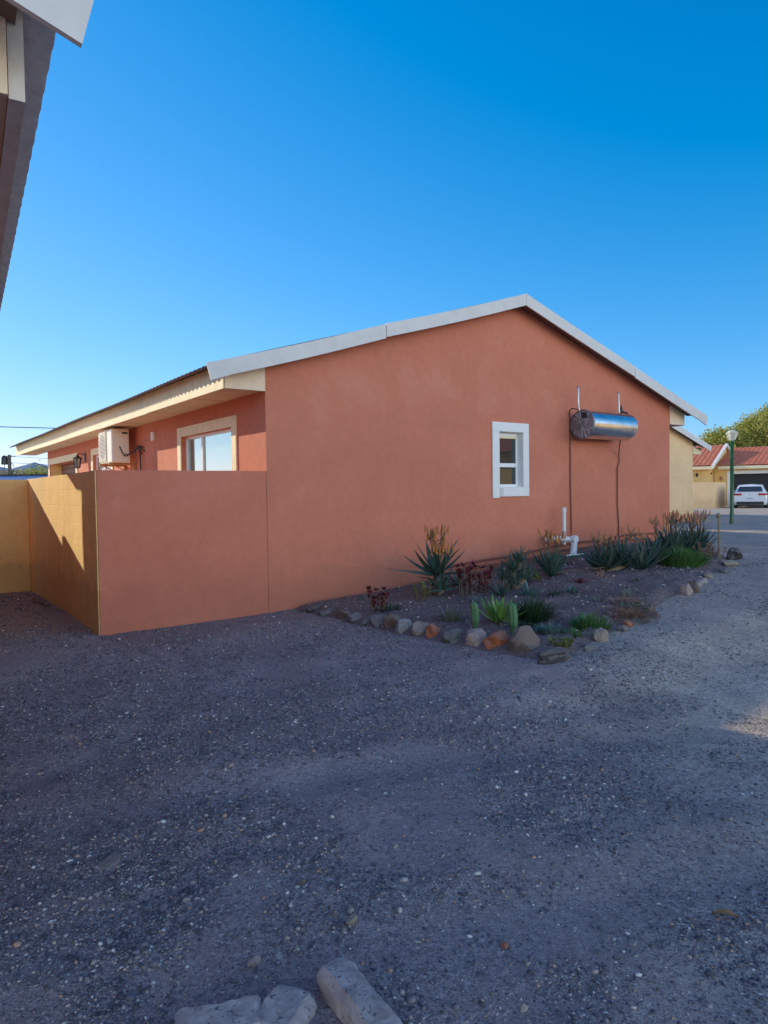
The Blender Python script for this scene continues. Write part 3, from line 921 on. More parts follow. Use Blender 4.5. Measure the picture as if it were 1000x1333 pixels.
def house2(root):
    # local x 0..8.3 ; main gable over 3.9..8.3, unseen low wing added on its left to cast shade
    zt = lambda x: 2.99 + SL * (8.3 - x + .8)
    w_ = MB()
    ap = 5.6
    w_.quad((3.4, 0, 0), (8.3, 0, 0), (8.3, 0, zt(8.3) - .07), (ap, 0, zt(ap) - .07), (3.4, 0, zt(ap) - .07 - SL * 2.2))
    w_.quad((8.3, 0, 0), (8.3, 9, 0), (8.3, 9, zt(8.3) - .07), (8.3, 0, zt(8.3) - .07))
    w_.quad((3.4, 9, 0), (8.3, 9, 0), (8.3, 9, zt(8.3) - .07), (ap, 9, zt(ap) - .07), (3.4, 9, zt(ap) - .07 - SL * 2.2))
    w_.box(0, 3.39, .3, 9, 0, 2.75)
    w_.build('wall', M['sand'], root)
    r_ = MB()
    corrugated(r_, 8.3 + .62, zt(8.92) - .02, ap, zt(ap) - .02, -.24, 9.2)
    corrugated(r_, 3.1, zt(ap) - .02 - SL * 2.5, ap, zt(ap) - .02, -.24, 9.2)
    r_.build('roof', M['roof_grey'], root, smooth=True)
    for (a_, c_) in ((-.8, 8.3 - ap),):
        b_ = MB(); X = lambda x: 8.3 - x
        pts = [(X(a_), zt(X(a_))), (X(c_), zt(X(c_))), (X(c_), zt(X(c_)) - .2), (X(a_ + .05), zt(X(a_ + .05)) - .2)]
        b_.add([(p[0], -.27, p[1]) for p in pts] + [(p[0], -.248, p[1]) for p in pts], [(0, 1, 2, 3), (7, 6, 5, 4), (0, 4, 5, 1), (1, 5, 6, 2), (2, 6, 7, 3), (3, 7, 4, 0)])
        b_.build('barge_board', M['fibre'], root)
        v_ = MB(); v_.add([(X(-.6), -.245, zt(X(-.6)) - .1), (X(-.6), -.004, zt(X(-.6)) - .1), (X(c_), -.004, zt(X(c_)) - .1), (X(c_), -.245, zt(X(c_)) - .1)], [(0, 1, 2, 3)])
        v_.build('verge_soffit', M['wood_brown'], root)
    e_ = MB(); e_.box(8.303, 8.83, -.01, 9.1, 2.72, 2.735); e_.build('soffit', M['soffit'], root)
    f_ = MB(); f_.box(8.832, 8.85, 0, 9.1, 2.70, 2.95); f_.build('fascia', M['cream'], root)
    g_ = MB(); g_.add([(8.302, -.012, 2.70), (8.83, -.012, 2.70), (8.83, -.012, 2.82), (8.302, -.012, 2.97)], [(0, 1, 2, 3)]); g_.build('eave_end_panel', M['cream'], root)


house2(h2)
h2['label'] = 'sand coloured gable house seen behind the right corner of the orange house'


# ------------------------------------------------------------------ house fittings
def fit(name, label, cat, u, v, z, group=None):
    return thing(name, label, cat, W(u, v, z), A, group)


# air conditioner: local origin at wall, below the unit
ac = fit('air_conditioner', 'white air conditioner outdoor unit bracketed to the side wall under the eave', 'air conditioner', 0, 5.42, 2.10)
b_ = MB().box(-.47, -.15, 0, .92, .03, .66); b_.build('casing', M['white_metal'], ac, bevel=.02)
gm = MB(); gm.box(-.482, -.471, .36, .90, .06, .63); gr = gm.build('grille', simple('grille_plastic', (.62, .60, .44), .5, bmp=0), ac, bevel=.004)
sm = MB()
for i in range(22):
    z = .075 + i * .0255; sm.box(-.490, -.483, .37, .89, z, z + .010)
sm.build('grille_bars', M['white_metal'], gr)
MB().lathe([(.235, -.0), (.235, .006)], (-.4822, .63, .345), 28, 'x').build('fan_opening', M['black'], gr)
MB().box(-.28, -.18, -.0025, -.0005, .565, .60).build('name_badge', M['black'], ac)
for yy_ in (.08, .78):
    b_ = MB(); b_.box(-.50, -.001, yy_, yy_ + .045, -.015, .027); b_.box(-.045, -.001, yy_ + .0, yy_ + .045, -.26, -.0155)
    b_.tube([(-.42, yy_ + .022, -.01), (-.03, yy_ + .022, -.22)], .012, 6); b_.build('bracket', M['rust'], ac)
pm = MB()
pm.tube([(-.33, -.001, .32), (-.33, -.05, .30), (-.30, -.10, .19), (-.22, -.16, .17), (-.12, -.26, .25), (-.05, -.34, .32), (-.01, -.42, .30)], .011, 6)
pm.tube([(-.26, -.001, .16), (-.22, -.06, .15), (-.15, -.22, .22), (-.06, -.40, .30), (-.012, -.46, .22)], .011, 6)
pm.tube([(-.09, -.30, .34), (-.06, -.33, .24), (-.05, -.34, -.05), (-.05, -.34, -.35)], .013, 6)
pm.tube([(-.02, -.22, .36), (-.03, -.30, .26), (-.05, -.42, .16)], .010, 6)
pm.build('pipe', M['black'], ac, smooth=True)

b_ = fit('junction_box', 'small cream electrical box on the side wall between air conditioner and window', 'electrical box', 0, 4.42, 2.48)
MB().box(-.045, -.001, -.06, .06, 0, .15).build('cover', M['white_metal'], b_, bevel=.006)
cb = MB(); cb.tube([(-.012, .06, .04), (-.012, .30, .02), (-.012, .62, .04)], .006, 5); cb.build('cable', M['rust'], b_)

# wall lantern
ln = fit('wall_lantern', 'black wall lantern beside the garage opening under the eave', 'lantern', 0, 9.62, 2.22)
m_ = MB(); m_.box(-.02, -.001, -.04, .04, .12, .32); m_.tube([(-.02, 0, .27), (-.10, 0, .30), (-.17, 0, .28), (-.18, 0, .24)], .012, 6); m_.build('arm', M['black'], ln)
m_ = MB(); m_.lathe([(.015, .27), (.04, .235), (.105, .19), (.11, .18), (.02, .18)], (-.18, 0, 0), 6); m_.build('cap', M['black'], ln)
m_ = MB(); m_.lathe([(.05, -.03), (.082, .178)], (-.18, 0, 0), 6); m_.build('glass', M['glass_curtain'], ln)
m_ = MB()
for i in range(6):
    t = 2 * PI * i / 6
    m_.tube([(-.18 + .054 * math.cos(t), .054 * math.sin(t), -.035), (-.18 + .087 * math.cos(t), .087 * math.sin(t), .178)], .007, 4)
m_.lathe([(.056, -.045), (.056, -.03), (.02, -.06)], (-.18, 0, 0), 6); m_.build('frame', M['black'], ln)

# little iron ornament on the far pier (zigzag figure)
og = fit('wall_ornament', 'small dark zigzag metal ornament on the pier at the far end of the side wall', 'ornament', 0, 14.17, 2.28)
m_ = MB(); m_.tube([(-.012, -.02, .30), (-.012, .05, .22), (-.012, -.04, .18), (-.012, .05, .10), (-.012, -.03, .06), (-.012, .03, -.02)], .012, 6); m_.build('figure', M['rust'], og, smooth=True)

# geyser on the gable wall
GZ, GV = 2.63, -.29
gy = fit('hot_water_geyser', 'horizontal stainless steel hot water geyser hung on the orange gable wall', 'geyser', 5.86, 0, GZ)
m_ = MB(); m_.lathe([(.245, 0.0), (.245, 1.22), (.235, 1.265), (.18, 1.30), (.02, 1.32)], (0, GV, 0), 48, 'x', cap=False); m_.build('tank', M['steel'], gy, smooth=40)
m_ = MB()
for x in (.09, 1.12): MB().lathe([(.247, x), (.2485, x + .006), (.247, x + .012)], (0, GV, 0), 48, 'x', cap=False).build('band', M['steel'], gy, smooth=True)
# wrinkled foil end: radial folds
vs = [(-.012, GV, 0)]; fs = []
nr, nk = 7, 72
for i in range(1, nr + 1):
    r = .25 * i / nr
    for k in range(nk):
        t = 2 * PI * k / nk
        h = -.02 * (1 - (i / nr) ** 3) - .012 * math.sin(k * 2 * PI / 4.5) * (i / nr) * (1 if i < nr else .2) + .006 * math.sin(k * 1.7 + i)
        vs.append((h, GV + r * math.cos(t), r * math.sin(t)))
for k in range(nk): fs.append((0, 1 + (k + 1) % nk, 1 + k))
for i in range(nr - 1):
    for k in range(nk):
        a, b2 = 1 + i * nk + k, 1 + i * nk + (k + 1) % nk
        fs.append((a, b2, b2 + nk, a + nk))
MB().add(vs, fs).build('end_cap', M['cap'], gy, smooth=True)
MB().lathe([(.25, -.012), (.257, -.004), (.257, .014), (.247, .02)], (0, GV, 0), 48, 'x', cap=False).build('end_rim', M['cap'], gy, smooth=True)
m_ = MB(); m_.box(-.035, -.015, GV - .10, GV + .0, .10, .20); m_.build('terminal_hole', M['black'], gy)
m_ = MB(); m_.tube([(.0, GV + .04, .20), (-.035, GV + .05, .26), (-.03, GV + .06, .40), (-.03, GV + .06, .62), (-.02, GV + .09, .66)], .017, 8); m_.build('support_rod', M['silver_leg'], gy, smooth=True)
m_ = MB(); m_.tube([(1.14, GV + .06, .22), (1.14, GV + .07, .30), (1.14, GV + .08, .60), (1.15, GV + .10, .64)], .017, 8); m_.build('support_rod', M['silver_leg'], gy, smooth=True)
m_ = MB(); m_.tube([(1.22, GV + .08, .18), (1.22, GV + .08, .36)], .015, 8); m_.lathe([(.03, .30), (.03, .34), (.004, .42)], (1.22, GV + .08, 0), 10)
m_.tube([(1.18, GV + .05, .275), (1.36, GV + .05, .275)], .013, 8); m_.tube([(1.30, GV + .0, .25), (1.30, GV + .10, .30)], .014, 8); m_.build('valve', M['black'], gy, smooth=40)

pp = fit('water_pipe', 'brown water pipe running straight down from the left end of the geyser', 'pipe', 5.93, 0, 0)
gx = 0
m_ = MB(); m_.tube([(-.10, -.22, 2.89), (-.12, -.10, 2.92), (-.09, -.03, 2.88), (-.06, -.022, 2.7), (-.06, -.022, 1.6), (-.045, -.022, .9), (-.05, -.022, .30)], .011, 8); m_.build('tube', M['copper_brown'], pp, smooth=True)
pp = fit('water_pipe', 'brown water pipe with a kink running down from the right end of the geyser', 'pipe', 7.06, 0, 0)
m_ = MB(); m_.tube([(-.04, -.24, 2.40), (-.02, -.20, 2.30), (.20, -.03, 2.14), (.23, -.024, 2.02), (.17, -.022, 1.90), (.165, -.022, 1.2), (.20, -.022, .9), (.20, -.022, .42)], .011, 8)
m_.build('tube', M['copper_brown'], pp, smooth=True)
pp = fit('water_pipe', 'pair of brown pipes running low along the foot of the gable wall behind the plants', 'pipe', 0, 0, 0)
m_ = MB()
for (zo, vo, u0, u1) in ((.20, -.05, 2.9, 8.7), (.11, -.10, 3.2, 8.2)):
    pts = []
    for i in range(14):
        u = u0 + (u1 - u0) * i / 13
        pts.append((u, vo + .012 * math.sin(i * 2.1), float(gzu(u)) + zo + .015 * math.sin(i * 1.3)))
    m_.tube(pts, .016, 7)
m_.tube([(2.9, -.05, .40), (2.86, -.10, .415), (2.75, -.2, .43)], .016, 7)
m_.build('tube', M['copper_brown'], pp, smooth=True)

dp = fit('drain_pipe', 'white plastic vent pipe and elbows standing in a gully by the gable wall', 'drain pipe', 5.42, -.27, float(gzu(5.42)) + .05)
m_ = MB(); m_.lathe([(.033, .20), (.033, .75), (.039, .75), (.039, .83), (.033, .83)], (0, .03, 0), 16); m_.build('vent_pipe', M['pvc'], dp, smooth=40)
m_ = MB(); m_.tube([(-.36, .10, .33), (-.30, .08, .31), (-.18, .05, .30), (.04, -.03, .29), (.12, -.10, .25)], [.04, .048, .045, .045, .05], 14)
m_.lathe([(.058, -.05), (.058, .03), (.05, .04)], (-.31, .08, .31), 14, 'x'); m_.lathe([(.055, -.04), (.055, .04)], (-.12, .05, .30), 14, 'x')
m_.lathe([(.065, -.045), (.07, .0), (.06, .05)], (.10, -.10, .29), 14, 'y')
m_.build('elbow', M['pvc'], dp, smooth=40)
m_ = MB(); m_.tube([(.10, -.10, .26), (.09, -.10, .12), (.06, -.10, .0)], [.052, .056, .065], 14); m_.lathe([(.085, -.02), (.09, .02), (.07, .04)], (.05, -.10, .0), 16); m_.build('downpipe', M['pvc'], dp, smooth=40)
m_ = MB(); m_.box(-.30, .20, -.26, -.235, -.03, .035); m_.box(-.30, -.27, -.235, .02, -.03, .03); m_.box(.17, .20, -.235, .02, -.03, .03); m_.build('gully_kerb', M['green_paint'], dp)
MB().box(-.29, .19, -.262, -.232, .036, .055).build('gully_rim', M['pvc'], dp, bevel=.004)

st = fit('garden_stake', 'thin wooden stake with a knob at the right end of the aloe bed', 'stake', 6.45, -2.37, float(gzu(6.45)) - .05)
m_ = MB(); m_.tube([(0, 0, 0), (.01, 0, .35), (.0, .01, .72)], [.018, .016, .014], 7); m_.lathe([(.01, .70), (.035, .73), (.03, .77), (.0, .79)], (0, .01, 0), 8); m_.build('post', simple('weathered_wood', (.22, .19, .12), .9), st)


# ------------------------------------------------------------------ rocks
def rock(label, u, v, rx_, ry_, rz_, mat, seed, rot=0.0, name='stone', group=None, sink=.25, z=None, world=None, flat=0.0, cat='stone', sharp=False, sub=3, parent=None):
    import bmesh
    bm = bmesh.new(); bmesh.ops.create_icosphere(bm, subdivisions=sub, radius=1)
    rr = random.Random(seed)
    off = Vector((rr.uniform(0, 50), rr.uniform(0, 50), rr.uniform(0, 50)))
    planes = [(Vector((rr.gauss(0, 1), rr.gauss(0, 1), rr.gauss(0, .7))).normalized(), rr.uniform(.50, .86)) for _ in range(11 if sharp else 9)]
    for vt in bm.verts:
        p = vt.co.copy()
        for (nn, dd) in planes:
            e = p.dot(nn) - dd
            if e > 0: p -= nn * e * (.95 if sharp else .8)
        q = p * 1.6 + off
        p *= 1 + .24 * mnoise.noise(q) + .09 * mnoise.noise(q * 3.1) + .03 * mnoise.noise(q * 8)
        if p.z > 1 - flat: p.z = 1 - flat + (p.z - 1 + flat) * .2
        vt.co = Vector((p.x * rx_, p.y * ry_, p.z * rz_))
    me = bpy.data.meshes.new(name); bm.to_mesh(me); bm.free()
    me.materials.append(RK[mat])
    if not sharp:
        me.shade_smooth()
        try: me.set_sharp_from_angle(angle=R(28))
        except Exception: pass
    o = bpy.data.objects.new(name, me); link(o, parent)
    if world: x, y = world; zz = float(gheight(np.array([x]), np.array([y]))[0])
    else:
        x, y, _ = W(u, v); zz = float(gzu(u))
    if z is not None: zz = z
    o.location = (x, y, zz + rz_ * (1 - 2 * sink) * .9)
    o.rotation_euler = (rr.uniform(-.15, .15), rr.uniform(-.15, .15), A + rot)
    tag(o, label, cat, group)
    return o


edge = [
    ('small dark stone touching the orange wall at the left tip of the bed edging', 0.46, -0.33, 0.142, 0.101, 0.093, 'dark', 0),
    ('blue grey edging stone second from the orange wall, low and flat', 0.49, -0.62, 0.132, 0.112, 0.082, 'grey', 0),
    ('long dark brown edging stone between low grey ones near the orange wall', 0.52, -0.92, 0.172, 0.112, 0.093, 'brown', -1.3),
    ('low grey edging stone sunk in the soil left of the rounded greenish one', 0.54, -1.17, 0.142, 0.101, 0.077, 'grey', 0),
    ('flat greenish grey edging stone in front of the small red leaved plant', 0.56, -1.4, 0.142, 0.112, 0.093, 'green', .5),
    ('rounded grey edging stone just right of the small red leaved plant', 0.58, -1.6, 0.122, 0.112, 0.109, 'grey', 0),
    ('pinkish brown rounded edging stone left of the white topped one', 0.6, -1.8, 0.142, 0.122, 0.137, 'brown', 0),
    ('edging stone with a pale whitish top, left of the tan rounded one', 0.61, -2.02, 0.142, 0.122, 0.137, 'white', .3),
    ('tan rounded edging stone between the white topped and the rusty dark one', 0.64, -2.25, 0.132, 0.122, 0.141, 'tan', 0),
    ('rusty dark edging stone below the grey tuft of leaves', 0.64, -2.46, 0.117, 0.101, 0.125, 'red', 0),
    ('large smooth greenish grey edging stone left of the first cactus', 0.69, -2.72, 0.166, 0.144, 0.141, 'green', .2),
    ('domed pinkish edging stone in front of the left cactus', 0.71, -3.0, 0.139, 0.124, 0.147, 'pink', .1),
    ('bright rust orange edging stone left of the right cactus', 0.77, -3.26, 0.161, 0.129, 0.141, 'red', -.4),
    ('biggest grey boulder of the edging, right of the rust orange stone', 0.88, -3.5, 0.224, 0.168, 0.182, 'brown', -.4),
    ('sharp dark slate coloured rock at the front corner of the garden bed', 0.82, -3.9, 0.202, 0.086, 0.119, 'dark', -.35),
    ('upright tan and grey stone right of the bluish succulent clump', 1.62, -3.78, .08, .07, .12, 'tan', 0),
    ('flat bluish grey stone behind the upright tan stone', 1.68, -3.62, .13, .10, .08, 'grey', .2),
    ('low grey stone half sunk near the green grassy clump', 1.35, -3.86, .11, .09, .06, 'grey', .2),
    ('small bright orange stone beside the dry pinkish ground cover', 2.22, -3.66, .075, .07, .065, 'red', 0),
    ('small grey stone next to the bright orange stone', 2.05, -3.72, .08, .07, .055, 'grey', 0),
    ('brown stone with a pale cap standing alone on the right bed edge', 2.92, -3.46, .10, .09, .11, 'brown', .4),
    ('upright pinkish slab at the front of the right hand row of stones', 3.88, -3.34, .065, .10, .15, 'pink', .3),
    ('brown slab leaning behind the upright pinkish slab', 4.08, -3.30, .10, .10, .13, 'brown', .5),
    ('white rounded stone behind the leaning brown slab', 4.42, -3.17, .09, .08, .08, 'white', 0),
    ('smaller white stone behind the rounded white one', 4.68, -3.10, .075, .07, .065, 'white', 0),
    ('tan broken stone behind the two white stones', 5.0, -2.98, .14, .09, .085, 'tan', .6),
    ('dark brown rock beyond the wooden stake at the far bed end', 6.75, -2.45, .22, .15, .14, 'dark', .3),
    ('tan rock in front of the dark brown rock at the far bed end', 6.1, -2.72, .14, .11, .10, 'tan', 0),
    ('low dark grey stone on the drive side of the far bed end', 5.55, -2.92, .14, .10, .06, 'grey', .2),
    ('small grey stone below the dense green bush near the stake', 5.30, -2.55, .09, .08, .07, 'grey', .2),
]
for i, (lb, u, v, a, b, c, mt, ro) in enumerate(edge):
    rock(lb, u, v, a * (.84 + .3 * ((i * 37) % 10) / 10), b * .88, c * (.70 + .3 * ((i * 53) % 10) / 10), mt, 100 + i, ro + .25 * math.sin(i * 2.3), 'edging_stone', 'stones edging the garden bed', sink=.33, sharp=(mt in ('dark',) or i in (21, 22, 25)))

# loose stones on the gravel (world coordinates)
loose = [
    ('small pink stone on the gravel just above the broken blocks', -.44, 2.17, .026, .019, .017, 'pink', 0),
    ('brown wedge shaped stone above the right concrete block', -.135, 2.38, .032, .022, .022, 'tan', .4),
    ('dark grey stone left of the brown wedge shaped stone', -.195, 2.42, .022, .018, .014, 'grey', 0),
    ('small blue grey chip behind the brown wedge shaped stone', -.14, 2.435, .018, .012, .010, 'white', 0),
    ('flat grey slab sunk in gravel at the left of the yard', -1.16, 2.80, .085, .055, .016, 'grey', .3),
    ('pale pebble lone at mid left, below the flat grey slab', -.80, 2.42, .013, .011, .008, 'white', 0),
    ('white pebble on gravel directly in the middle of the yard', .03, 2.90, .015, .011, .009, 'white', 0),
    ('white oblong pebble on gravel below the left garden stones', .20, 3.62, .020, .013, .010, 'white', .8),
    ('brown stone on gravel left of the middle white pebble', -.34, 2.63, .022, .016, .012, 'brown', 0),
    ('small rust red stone on gravel near the bottom centre right', .385, 2.25, .020, .014, .011, 'red', 0),
    ('pale flat stone flush with the gravel at lower right', .82, 2.26, .026, .018, .006, 'white', 0),
    ('light pebble just below the small rust red stone', .44, 2.15, .014, .012, .009, 'white', 0),
    ('rounded light grey pebble at the bottom edge right of the blocks', .39, 1.96, .020, .014, .011, 'white', 0),
    ('faint sandy stone half buried in the right middle of the yard', 1.29, 3.42, .035, .024, .010, 'tan', 0),
    ('tan pebble left of centre among dark gravel', -.72, 2.80, .014, .012, .010, 'tan', 0),
    ('pale pebble right of centre near the bright sun patch', 1.77, 4.27, .020, .014, .010, 'white', 0),
]
for i, (lb, x, y, a, b, c, mt, ro) in enumerate(loose):
    rock(lb, 0, 0, a, b, c, mt, 300 + i, ro, 'loose_stone', 'loose stones on the gravel', world=(x, y), sharp=True, sink=.2, sub=2)

for i, (u, v, s) in enumerate([(-2.13, 2.6, .12), (-2.17, 2.95, .10), (-2.14, 3.3, .11)]):
    rock(('low crust of spilled mortar at the foot of the yellow wall, nearest piece', 'low crust of spilled mortar at the foot of the yellow wall, middle piece',
          'low crust of spilled mortar at the foot of the yellow wall, farthest piece')[i], u, v, .07, s * 1.6, .045, 'brown', 400 + i, 0, 'mortar_crust', 'mortar crusts along the yellow wall', sink=.4, cat='rubble')


# broken concrete blocks at the bottom edge
def block(label, name, x, y, ang, lx, wy, hz, seed, lift=0.0, tilt=0.0, cham=.03, mat='block'):
    import bmesh
    bm = bmesh.new()
    # cross-section with a worn chamfer, lofted along length
    hw = wy / 2
    sec = [(-hw, 0), (-hw, hz - cham), (-hw + cham, hz), (hw - cham * .6, hz), (hw, hz - cham * .6), (hw, 0)]
    nL = 22; rows = []
    for i in range(nL + 1):
        x_ = -lx / 2 + lx * i / nL
        row = []
        k = 1.0 - .10 * math.exp(-((i) / 1.0) ** 2) - .10 * math.exp(-((nL - i) / 1.0) ** 2)
        for j in range(len(sec)):
            a, b = sec[j], sec[(j + 1) % len(sec)]
            for q in range(5):
                t_ = q / 5
                row.append(bm.verts.new((x_, (a[0] + (b[0] - a[0]) * t_) * k, (a[1] + (b[1] - a[1]) * t_) * (k if a[1] > 0 else 1))))
        rows.append(row)
    m_ = len(rows[0])
    for i in range(nL):
        for j in range(m_):
            bm.faces.new((rows[i][j], rows[i][(j + 1) % m_], rows[i + 1][(j + 1) % m_], rows[i + 1][j]))
    bm.faces.new(rows[0][::-1]); bm.faces.new(rows[-1])
    off = Vector((seed * 3.1, seed * 7.7, 0))
    for vt in bm.verts:
        p = vt.co
        nn = mnoise.noise(p * 9 + off) * .005 + mnoise.noise(p * 26 + off) * .004 + mnoise.noise(p * 80 + off) * .0025
        vt.co = p + Vector((mnoise.noise(p * 8 + off + Vector((9, 0, 0))) * .01, nn, nn))
    me = bpy.data.meshes.new(name); bm.to_mesh(me); bm.free(); me.materials.append(RK[mat]); me.shade_smooth()
    try: me.set_sharp_from_angle(angle=R(24))
    except Exception: pass
    o = bpy.data.objects.new(name, me); link(o)
    o.location = (x, y, float(gheight(np.array([x]), np.array([y]))[0]) - .015 + lift)
    o.rotation_euler = (tilt, 0, ang)
    tag(o, label, 'concrete block', 'broken concrete blocks at the yard edge')
    return o


block('longer broken concrete block pointing away at bottom centre, chipped white on top', 'concrete_block', -.088, 1.93, R(-58), .36, .108, .085, 1, cham=.022)
block('broken concrete block lying crosswise at the bottom left of the longer one', 'concrete_block', -.485, 1.885, R(14), .24, .13, .062, 2, cham=.016)
block('dark rubbly concrete lump between the two concrete blocks', 'concrete_lump', -.31, 1.93, R(70), .17, .15, .075, 3, lift=-.014, cham=.03)

# dry leaf
lf = MB()
import itertools
vs = []
for i in range(9):
    t_ = i / 8; w = .016 * math.sin(PI * t_) ** .8 + .0008
    z = .006 + .010 * math.sin(t_ * 3.4)
    vs += [(-.045 + .09 * t_, -w, z + .007), (-.045 + .09 * t_, 0, z), (-.045 + .09 * t_, w, z + .008)]
lf.add(vs, [(i * 3 + j, i * 3 + j + 1, i * 3 + j + 4, i * 3 + j + 3) for i in range(8) for j in range(2)])
o = lf.build('dry_leaf', simple('dry_leaf_brown', (.30, .16, .06), .8), loc=(1.21, 2.42, float(gheight(np.array([1.21]), np.array([2.42]))[0])), rz=R(160), smooth=True)
tag(o, 'curled brown dry leaf on the gravel at lower right', 'leaf')


# ------------------------------------------------------------------ plants
def blade(mb, base, az, tilt, L, w, curve=.5, seg=7, chan=.25, thick=.0, twist=0.0, taper=1.0, wavy=0.0):
    """pointed leaf: starts along tilt (from vertical), bends by curve (rad, + outwards)"""
    p = Vector(base); a = tilt
    side = Vector((-math.sin(az), math.cos(az), 0)); rowsv = []
    for i in range(seg + 1):
        t_ = i / seg
        d = Vector((math.cos(az) * math.sin(a), math.sin(az) * math.sin(a), math.cos(a)))
        nrm = side.cross(d)
        wd = w * (1 - t_ ** 1.35) ** taper * (.75 + .5 * math.sin(min(1, t_ * 2.2) * PI / 2) * .5) + .0006
        c = nrm * (-chan * wd)
        rowsv.append([p - side * wd, p + c, p + side * wd, p + c - nrm * (thick * (1 - t_) + .0)] if thick else [p - side * wd, p + c, p + side * wd])
        p = p + d * (L / seg); a += curve / seg
        if wavy: p += side * math.sin(i * 1.7 + az * 5) * wavy
    n_ = len(rowsv[0]); vs = [q for r_ in rowsv for q in r_]; fs = []
    for i in range(seg):
        for j in range(n_ - 1 if not thick else n_):
            j2 = (j + 1) % n_ if thick else j + 1
            if thick and j == 2: j2 = 3
            fs.append((i * n_ + j, i * n_ + j2, (i + 1) * n_ + j2, (i + 1) * n_ + j))
    mb.add(vs, fs)


M['aloe'] = island('aloe_leaf', [(.030, .075, .062), (.045, .10, .085), (.06, .125, .10), (.040, .085, .075), (.10, .13, .09)], .5, .4, 12)
M['aloe_dry'] = island('dry_aloe_leaf', [(.22, .15, .10), (.30, .22, .15), (.17, .13, .10)], .8, .2, 14)
M['agave'] = island('bright_agave_leaf', [(.09, .24, .055), (.14, .30, .07), (.22, .34, .09), (.10, .22, .07)], .5, .4, 14)
M['flower'] = island('orange_aloe_flower', [(.55, .20, .05), (.66, .30, .07), (.62, .14, .05), (.50, .35, .08)], .6, .3, 30)
M['flower2'] = island('peach_aloe_flower', [(.62, .26, .12), (.70, .34, .16), (.55, .18, .10)], .6, .3, 30)
M['stalk'] = simple('flower_stalk', (.16, .12, .07), .7, bmp=0)
M['redleaf'] = island('crimson_succulent_leaf', [(.15, .02, .035), (.21, .03, .045), (.08, .02, .03), (.15, .05, .045)], .5, .4, 20)
M['darkgreen'] = island('dark_green_leaf', [(.015, .045, .022), (.025, .065, .03), (.035, .08, .03)], .6, .3, 20)
M['midgreen'] = island('mid_green_leaf', [(.045, .13, .035), (.07, .17, .045), (.10, .20, .06)], .6, .3, 20)
M['greygreen'] = island('grey_green_leaf', [(.12, .15, .11), (.17, .20, .15), (.22, .24, .18)], .6, .3, 20)
M['bluegreen'] = island('blue_green_leaf', [(.06, .13, .12), (.09, .17, .15), (.12, .21, .18)], .6, .3, 20)
M['yellowgreen'] = island('yellow_green_leaf', [(.14, .19, .04), (.22, .25, .06), (.09, .14, .04)], .6, .3, 20)
M['dry'] = island('dry_pink_stems', [(.30, .18, .14), (.38, .24, .18), (.22, .16, .13)], .9, .2, 20)
M['cactus'] = simple('cactus_skin', (.07, .17, .07), .6, var=.2, scale=14)


def plant_root(name, label, cat, u, v, group=None):
    x, y, _ = W(u, v)
    return thing(name, label, cat, (x, y, bedz(u, v) - .012), 0, group)


